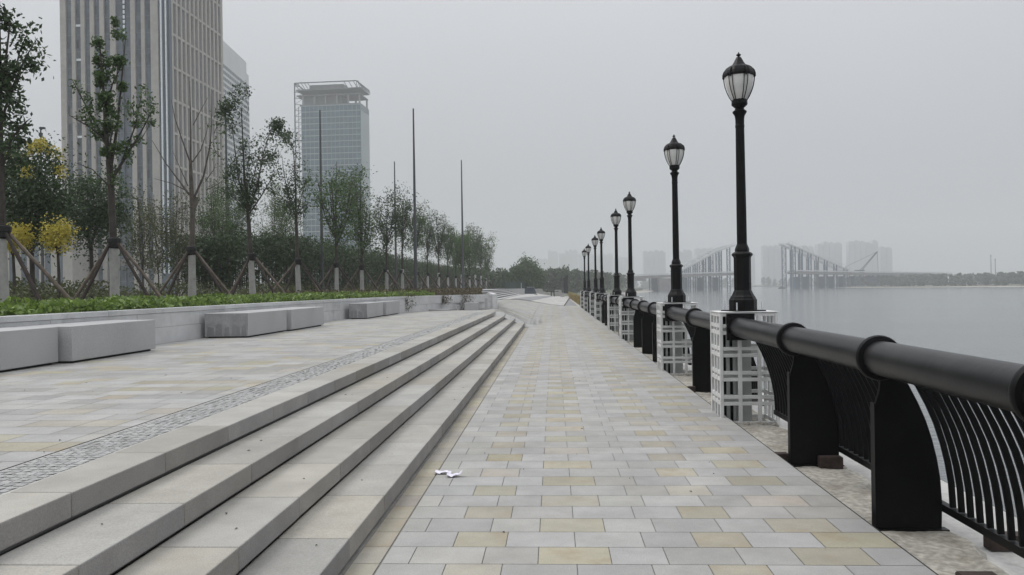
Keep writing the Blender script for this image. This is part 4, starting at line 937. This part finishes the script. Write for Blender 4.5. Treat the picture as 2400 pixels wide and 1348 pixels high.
for q in range(9): mb.box(-W_ + fx(655), -W_ + fx(672), -.1, .05, 62 + q * 1.15, 62.8 + q * 1.15)
for q in range(30): mb.box(-W_ + fx(655), -W_ + fx(672), -.1, .05, 72.4 + q * 1.15, 73.2 + q * 1.15)
mb.build('light_strip', M['led'], r)
mb = MB(); mb.box(-W_ + fx(985), -.02, .05, .5, 0, Ht - 1)
mb.box(-.5, -.0, .04, .9, 0, Ht - 1); mb.build('corner_glazing', M['bglass'], r)
mb = MB(); mb.box(-W_ + fx(1032), -W_ + fx(1040), -.05, .045, 6, Ht - 1); mb.box(-W_ + fx(1070), -W_ + fx(1077), -.05, .045, 6, Ht - 1); mb.build('corner_mullion', M['steel'], r)
# podium to the left of the tower
r = empty('low_office_wing', (at(150, 690, 172)[0], 172, 0)); tag(r, 'low beige wing with tall dark windows behind the yellow trees', 'building')
mb = MB(); mb.box(-30, 2, 0, 6, 0, 19); mb.build('wall', M['beige'], r)
for k in range(11): mb = MB(); mb.box(-29 + k * 2.75, -27.7 + k * 2.75, -.06, .2, 3.5, 16.8); mb.build('window', M['tglass'], r)
mb = MB(); mb.box(-30.5, 2.5, -.5, 6, 2.4, 3.0); mb.build('ledge', M['palesteel'], r)
# white slab building
p0 = at(524, 98, 330); p1 = at(577, 128, 362)
r = empty('white_slab_tower', (p0[0], 330, 0)); tag(r, 'white slab tower with rows of small windows behind the beige tower', 'building')
d = Vector((p1[0] - p0[0], 32.)); L_ = d.length; ang = math.atan2(d.y, d.x); r.rotation_euler.z = ang
Hb = at(524, 96, 330)[2]
mb = MB(); mb.box(-6, L_, 0, 22, 0, Hb - .0); mb.box(L_ + .01, L_ + 3.5, 0, 20, 0, at(580, 172, 362)[2]); mb.build('wall', M['whitewall'], r)
zt = at(528, 150, 330)[2]; z = zt
while z > 20:
    wv = MB(); x = -4.
    while x < L_ + 2.8:
        if not (L_ - .6 < x < L_ + .1): wv.box(x, x + 1.7, -.12, -.02, z - 1.6, z - .2)
        x += 2.35
    wv.build('window_row', M['bglass'], r); z -= 2.6
# glass tower under construction
D0 = 520.
xl = at(706, 430, D0)[0]; xr = at(848, 430, D0)[0]; zg = at(770, 245, D0)[2]; ztop = at(760, 192, D0)[2]
r = empty('glass_tower', (xr, D0, 0), R(-3)); Wt = xr - xl; Dt = 19.; tag(r, 'green glass tower with open unfinished concrete top floors', 'building')
mb = MB(); mb.box(-Wt, -.0, 0, Dt, 0, zg); mb.build('curtain_glass', M['gglass'], r)
mb = MB(); fp = 3.98; z = zg
while z > 4: mb.box(-Wt - .05, -.35, -.12, -.01, z - .45, z + .0); z -= fp * 1.0
for k in range(15): x = -Wt + k * Wt / 14; mb.box(x - .08, x + .08, -.10, -.015, 0, zg - .5)
for k in range(8): yv = k * Dt / 7 ; mb.box(.01, .15, yv - .25, yv + .05, 0, zg)
mb.box(.01, .1, .3, Dt, 0, zg - 4)
mb.build('curtain_frame', M['gframe'], r)
mb = MB(); fh = (ztop - zg) / 4.2
for k in range(3): z = zg + k * fh + (.0 if k < 1 else 0); mb.box(-Wt - (3.2 if k else 1), (-.3 if k < 2 else .6), -.8 if k == 2 else .2, Dt, z + (fh - .7 if k else 0), z + (fh - .0 if k else .7))
mb.build('floor_slab', M['rawdark'], r)
for k in range(6):
    x = -Wt + 1 + k * (Wt - 2) / 5; mb = MB(); mb.box(x - .5, x + .5, .6, 1.6, zg, zg + 2 * fh + .2); mb.box(x - .5, x + .5, Dt - 1.6, Dt - .6, zg, zg + 2 * fh + .2); mb.build('column', M['rawconc'], r)
mb = MB(); mb.box(-Wt + 1, -13.5, 3, Dt - 3, zg + .7, zg + 2.2 * fh); mb.box(-Wt + 5, -12, 2, Dt - 4, zg + 3 * fh + .02, ztop - 1); mb.build('core_wall', M['rawdark'], r)
mb = MB(); zt2 = ztop
mb.beam((-Wt - 4, -1, zt2), (-2.5, -1, zt2), .6); mb.beam((-2.5, -1, zt2), (.5, Dt, zt2 - 2), .6); mb.beam((-Wt - 4, -1, zt2), (-Wt - 4, Dt, zt2), .5)
mb.beam((-Wt - 4, -1, 0), (-Wt - 4, -1, zt2), .7); mb.beam((-Wt - 2.6, 2, 0), (-Wt - 2.6, 2, zg), .35)
k = 0; z = 6
while z < zt2 - 1: mb.beam((-Wt - 4, -1, z), (-Wt - .0, 1, z), .3); mb.beam((-Wt - 4, -1, z), (-Wt, 1, z + 3.5), .22); z += fp
for k in range(8): y_ = k * Dt / 7; mb.beam((-2.5 + 3 * k / 7, y_, zt2 - 2 * k / 7), (1.0, y_, zg + 3 * fh), .35); mb.beam((-2.5 + 3 * k / 7, y_, zt2 - 2 * k / 7), (-3, y_, zg + 3 * fh), .3)
for k in range(5): x = -Wt - 4 + k * 2.2; mb.beam((x, -1, zt2), (x + 2.2, 2, zg + 3 * fh), .3)
for k in range(4): x = -11 + k * 3.2; mb.beam((x, -1, zt2), (x + 2, 3, zg + 3 * fh), .3)
mb.beam((0, 0, zg + 1.2 * fh), (2.4, 6, zg + 1.0 * fh), .35); mb.beam((0, 0, zg + .6 * fh), (2.4, 6, zg + 1.0 * fh), .3)
mb.build('roof_steelwork', M['steel'], r)
# ------------------------------------------------------------------ far city
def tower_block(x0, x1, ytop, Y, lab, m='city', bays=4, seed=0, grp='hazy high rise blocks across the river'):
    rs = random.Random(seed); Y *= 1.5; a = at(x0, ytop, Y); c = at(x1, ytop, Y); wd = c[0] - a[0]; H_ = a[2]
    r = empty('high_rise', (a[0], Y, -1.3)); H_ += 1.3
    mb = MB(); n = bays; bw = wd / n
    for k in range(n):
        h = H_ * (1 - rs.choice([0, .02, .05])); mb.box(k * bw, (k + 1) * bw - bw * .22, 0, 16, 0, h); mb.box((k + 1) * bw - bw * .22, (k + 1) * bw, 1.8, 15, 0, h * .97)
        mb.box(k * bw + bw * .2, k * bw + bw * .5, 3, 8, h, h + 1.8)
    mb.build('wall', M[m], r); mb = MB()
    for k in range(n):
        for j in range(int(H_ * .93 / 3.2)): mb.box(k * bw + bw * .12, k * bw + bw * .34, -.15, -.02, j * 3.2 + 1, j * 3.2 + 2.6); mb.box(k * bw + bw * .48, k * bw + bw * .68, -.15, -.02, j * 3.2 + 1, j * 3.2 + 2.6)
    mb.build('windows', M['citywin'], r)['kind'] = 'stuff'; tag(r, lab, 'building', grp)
CB = [(1508, 1560, 588, 1100, 4, 'pale block left of the second lamp post, nearest its pole'), (1582, 1622, 586, 1120, 4, 'pale block just right of the second lamp post'), (1630, 1690, 583, 1150, 4, 'pale block behind the left bridge arch'), (1745, 1770, 590, 1120, 2, 'narrow pale block right of the nearest lamp pole'),
      (1788, 1841, 576, 1060, 4, 'isolated pale block in the gap between the bridge halves'), (1868, 1908, 574, 1180, 3, 'faint block behind the tall end of the right bridge half'), (1916, 1974, 568, 1060, 4, 'tall pale block behind the sloping right bridge half'), (1990, 2059, 565, 1060, 5, 'widest tall pale block, behind the crane'), (2064, 2092, 579, 1080, 2, 'narrow pale block at the right end of the skyline')]
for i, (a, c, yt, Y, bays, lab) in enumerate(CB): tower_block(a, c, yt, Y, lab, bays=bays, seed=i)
CB2 = [(1262, 1284, 603, 1450, 2, 'faintest low block at the left end of the skyline'), (1284, 1308, 588, 1400, 2, 'faint stepped block above the round tree right side'), (1310, 1324, 594, 1420, 2, 'small faint notch block between two wider ones'), (1324, 1354, 586, 1400, 3, 'wide faint block above the dark slab'), (1356, 1392, 592, 1400, 3, 'faint block behind the farthest lamp posts'), (1400, 1436, 596, 1350, 3, 'faint block left of the fourth lamp post'), (1438, 1462, 602, 1380, 2, 'faint block between the third and fourth lamp posts'), (1462, 1486, 600, 1350, 2, 'faint block behind the third lamp post')]
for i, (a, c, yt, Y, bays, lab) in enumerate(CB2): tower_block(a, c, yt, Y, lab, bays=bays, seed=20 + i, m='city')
# ------------------------------------------------------------------ bridge
def bridge_half(pts_px, deck_px, tower_cols, label, Yf, sgn):
    """pts_px: chord (x,y); deck (x0,y0,x1,y1); columns"""
    r = empty('unfinished_bridge', (0, 0, 0)); tag(r, label, 'bridge', 'two halves of the unfinished bridge')
    (x0, y0, x1, y1) = deck_px; a = at(x0, y0, Yf(x0)); c = at(x1, y1, Yf(x1))
    mb = MB(); A_, C_ = Vector(a), Vector(c); u = (C_ - A_).normalized(); nrm = Vector((-u.y, u.x, 0)).normalized()
    for off in (0, 14):
        o_ = nrm * off; mb.beam(A_ + o_ + Vector((0, 0, -.8)), C_ + o_ + Vector((0, 0, -.8)), 1.2, 1.8)
    mb.beam(A_ + nrm * 7 + Vector((0, 0, -.2)), C_ + nrm * 7 + Vector((0, 0, -.2)), 15, .8); mb.build('deck', M['rawconc'], r)
    mb = MB()
    for off in (-.9, 14.9): mb.beam(A_ + nrm * off + Vector((0, 0, .9)), C_ + nrm * off + Vector((0, 0, .9)), .25, .9)
    mb.build('parapet', M['palesteel'], r)
    # sloping arch chord
    mb = MB(); Q = [Vector(at(x, y, Yf(x))) for x, y in pts_px]
    for off in (0, 3.2, 10.8, 14):
        for p, q in zip(Q, Q[1:]): mb.beam(p + nrm * off, q + nrm * off, .8, .9)
    n = 16
    for k in range(n + 1):
        f = k / n * (len(Q) - 1); i = min(int(f), len(Q) - 2); p = Q[i].lerp(Q[i + 1], f - i); mb.beam(p - nrm * 1.5 + Vector((0, 0, .6)), p + nrm * 15.5 + Vector((0, 0, .6)), .35, .35); mb.beam(p - nrm * 1.5 + Vector((0, 0, .6)), p - nrm * 1.5 + Vector((0, 0, 2.2)), .2)
    mb.build('arch_chord', M['palesteel'], r)
    mb = MB()
    for p, q in zip(Q, Q[1:]): 
        for off in (-1.5, 15.5): mb.beam(p + nrm * off + Vector((0, 0, 2.2)), q + nrm * off + Vector((0, 0, 2.2)), .22)
    mb.build('chord_handrail', M['palesteel'], r)
    for (x, wpx, kind) in tower_cols:
        Y = Yf(x); p = Vector(at(x, 660, Y)); w2 = wpx * Y / 1867 / 2
        # chord height here
        zt = 9.
        for P_, Q_ in zip(pts_px, pts_px[1:]):
            if min(P_[0], Q_[0]) <= x <= max(P_[0], Q_[0]):
                f = (x - P_[0]) / (Q_[0] - P_[0]); zt = at(x, P_[1] + f * (Q_[1] - P_[1]), Y)[2]
        mb = MB(); z0 = ZW - 2
        for off in (0, 14):
            for s in (-1, 1): b0_ = Vector((p.x, p.y, 0)) + u * s * w2 + nrm * off; mb.beam(b0_ + Vector((0, 0, z0)), b0_ + Vector((0, 0, zt)), .75 if kind else .55)
            z = z0; zz = 1
            while z < zt - 3.2:
                b1 = Vector((p.x, p.y, 0)) + nrm * off; mb.beam(b1 - u * w2 * zz + Vector((0, 0, z)), b1 + u * w2 * zz + Vector((0, 0, z + 3.2)), .28); mb.beam(b1 - u * w2 + Vector((0, 0, z + 3.2)), b1 + u * w2 + Vector((0, 0, z + 3.2)), .28); z += 3.2; zz = -zz
        mb.build('support_tower', M['bluesteel'] if kind else M['steel'], r)
        if kind == 2:
            mb = MB(); b1 = Vector((p.x, p.y, 0)) + nrm * 7; mb.beam(b1 + Vector((0, 0, z0)), b1 + Vector((0, 0, 7)), w2 * 2.2, 4); mb.build('concrete_pier', M['bluesteel'], r)
    return r
YL = lambda x: 575 + (x - 1520) * .14; YR = lambda x: 655 + (x - 1850) * .10
bl = bridge_half([(1594, 636), (1640, 612), (1680, 590), (1722, 575)], (1490, 648, 1722, 640), [(1548, 7, 2), (1603, 6, 1), (1616, 5, 2), (1632, 6, 1), (1652, 6, 2), (1668, 9, 0), (1689, 6, 2), (1708, 8, 1)], 'left half of the unfinished bridge rising behind the nearest lamps', YL, 1)
br = bridge_half([(1847, 571), (1880, 585), (1930, 607), (1965, 622), (1996, 637)], (1868, 637, 2230, 643), [(1860, 10, 1), (1878, 7, 2), (1898, 8, 2), (1916, 6, 0), (1936, 7, 2), (1958, 7, 2), (1982, 9, 2), (2010, 12, 2), (2050, 12, 2), (2090, 12, 2), (2130, 9, 2), (2170, 9, 2), (2205, 9, 2)], 'right half of the unfinished bridge with the sloping steel chord', YR, -1)
mb = MB()      # abutment with an opening on the left bank
a = at(1500, 650, 570); mb.box(a[0] - 60, a[0] + 4, 568, 584, 5.0, 7.6); mb.box(a[0] + 14, a[0] + 24, 568, 584, ZW - 1, 6.6); mb.box(a[0] - 62, a[0] - 58, 568, 584, ZW - 1, 6.0)
tag(mb.build('bridge_approach', M['rawconc']), 'flat concrete approach viaduct on the left river bank', 'viaduct')
# crane and boat
ca = at(2016, 636, 690); cb = at(2056, 590, 690)
r = empty('crane', ca); tag(r, 'dark lattice boom crane standing on the right bridge half', 'crane')
mb = MB(); v = Vector(cb) - Vector(ca)
for o_ in (-.9, .9): mb.beam((o_, 0, 0), (v.x + o_ * .3, 0, v.z), .45)
for k in range(10): f = k / 10; p = v * f; q = v * (f + .1); mb.beam((p.x - .9, 0, p.z), (q.x + .9, 0, q.z), .22)
mb.build('boom', M['steel'], r)
mb = MB(); mb.beam((v.x, 0, v.z), (-12, 0, 4), .22); mb.beam((-12, 0, 4), (-16, 0, 0), .4); mb.beam((-12, 0, 4), (-9, 0, 0), .3); mb.beam((v.x, 0, v.z), (v.x + .6, 0, v.z - 17), .22); mb.build('cables', M['steel'], r)
mb = MB(); mb.box(-4, 3, -2, 2, -1.5, 1.2); mb.build('cab', M['steel'], r)
bt = at(1832, 673, 640); r = empty('boat', (bt[0], 640, ZW)); tag(r, 'small dark boat on the water between the bridge halves', 'boat')
mb = MB(); pr = [(-2.4, 0), (2.2, 0), (3.0, .9), (-2.8, .9)]; 
for yy in (-.9, .9): mb.v += [(x, yy, z) for x, z in pr]
mb.face((0, 1, 2, 3)); mb.face((7, 6, 5, 4)); [mb.face((i, 4 + i, 4 + (i + 1) % 4, (i + 1) % 4)) for i in range(4)]; mb.build('hull', M['slab'], r)
mb = MB(); mb.box(-1.2, 1.0, -.6, .6, .9, 1.7); mb.build('cabin', M['steel'], r)
for i, (px, top) in enumerate([(2323, 597), (2333, 606)]):
    a = at(px, 640, 600); tp = at(px, top, 600)[2]; mb = MB(); mb.tube([(0, 0, 0), (0, 0, tp + 1.4)], [.28, .18], 6); mb.box(-.6, .6, -.1, .1, tp + .2, tp + .5); o = mb.build('far_mast', M['mast']); o.location = (a[0], 600, -1.4)
    tag(o, ['taller faint mast on the far right shore', 'shorter faint mast just right of the taller one'][i], 'mast', 'faint masts on the far right shore')
# ------------------------------------------------------------------ haze
mb = MB(); mb.box(-900, 1500, -60, 2300, -4.5, 160)
hm = bpy.data.materials.new('haze'); hm.use_nodes = True; t = hm.node_tree; t.nodes.clear()
o_ = t.nodes.new('ShaderNodeOutputMaterial'); pv = t.nodes.new('ShaderNodeVolumePrincipled'); pv.inputs['Color'].default_value = (.80, .815, .835, 1); pv.inputs['Density'].default_value = .00072; pv.inputs['Anisotropy'].default_value = .0
t.links.new(pv.outputs[0], o_.inputs['Volume'])
tag(mb.build('haze', hm), 'pale grey even haze over the river and city', 'haze', kind='stuff')
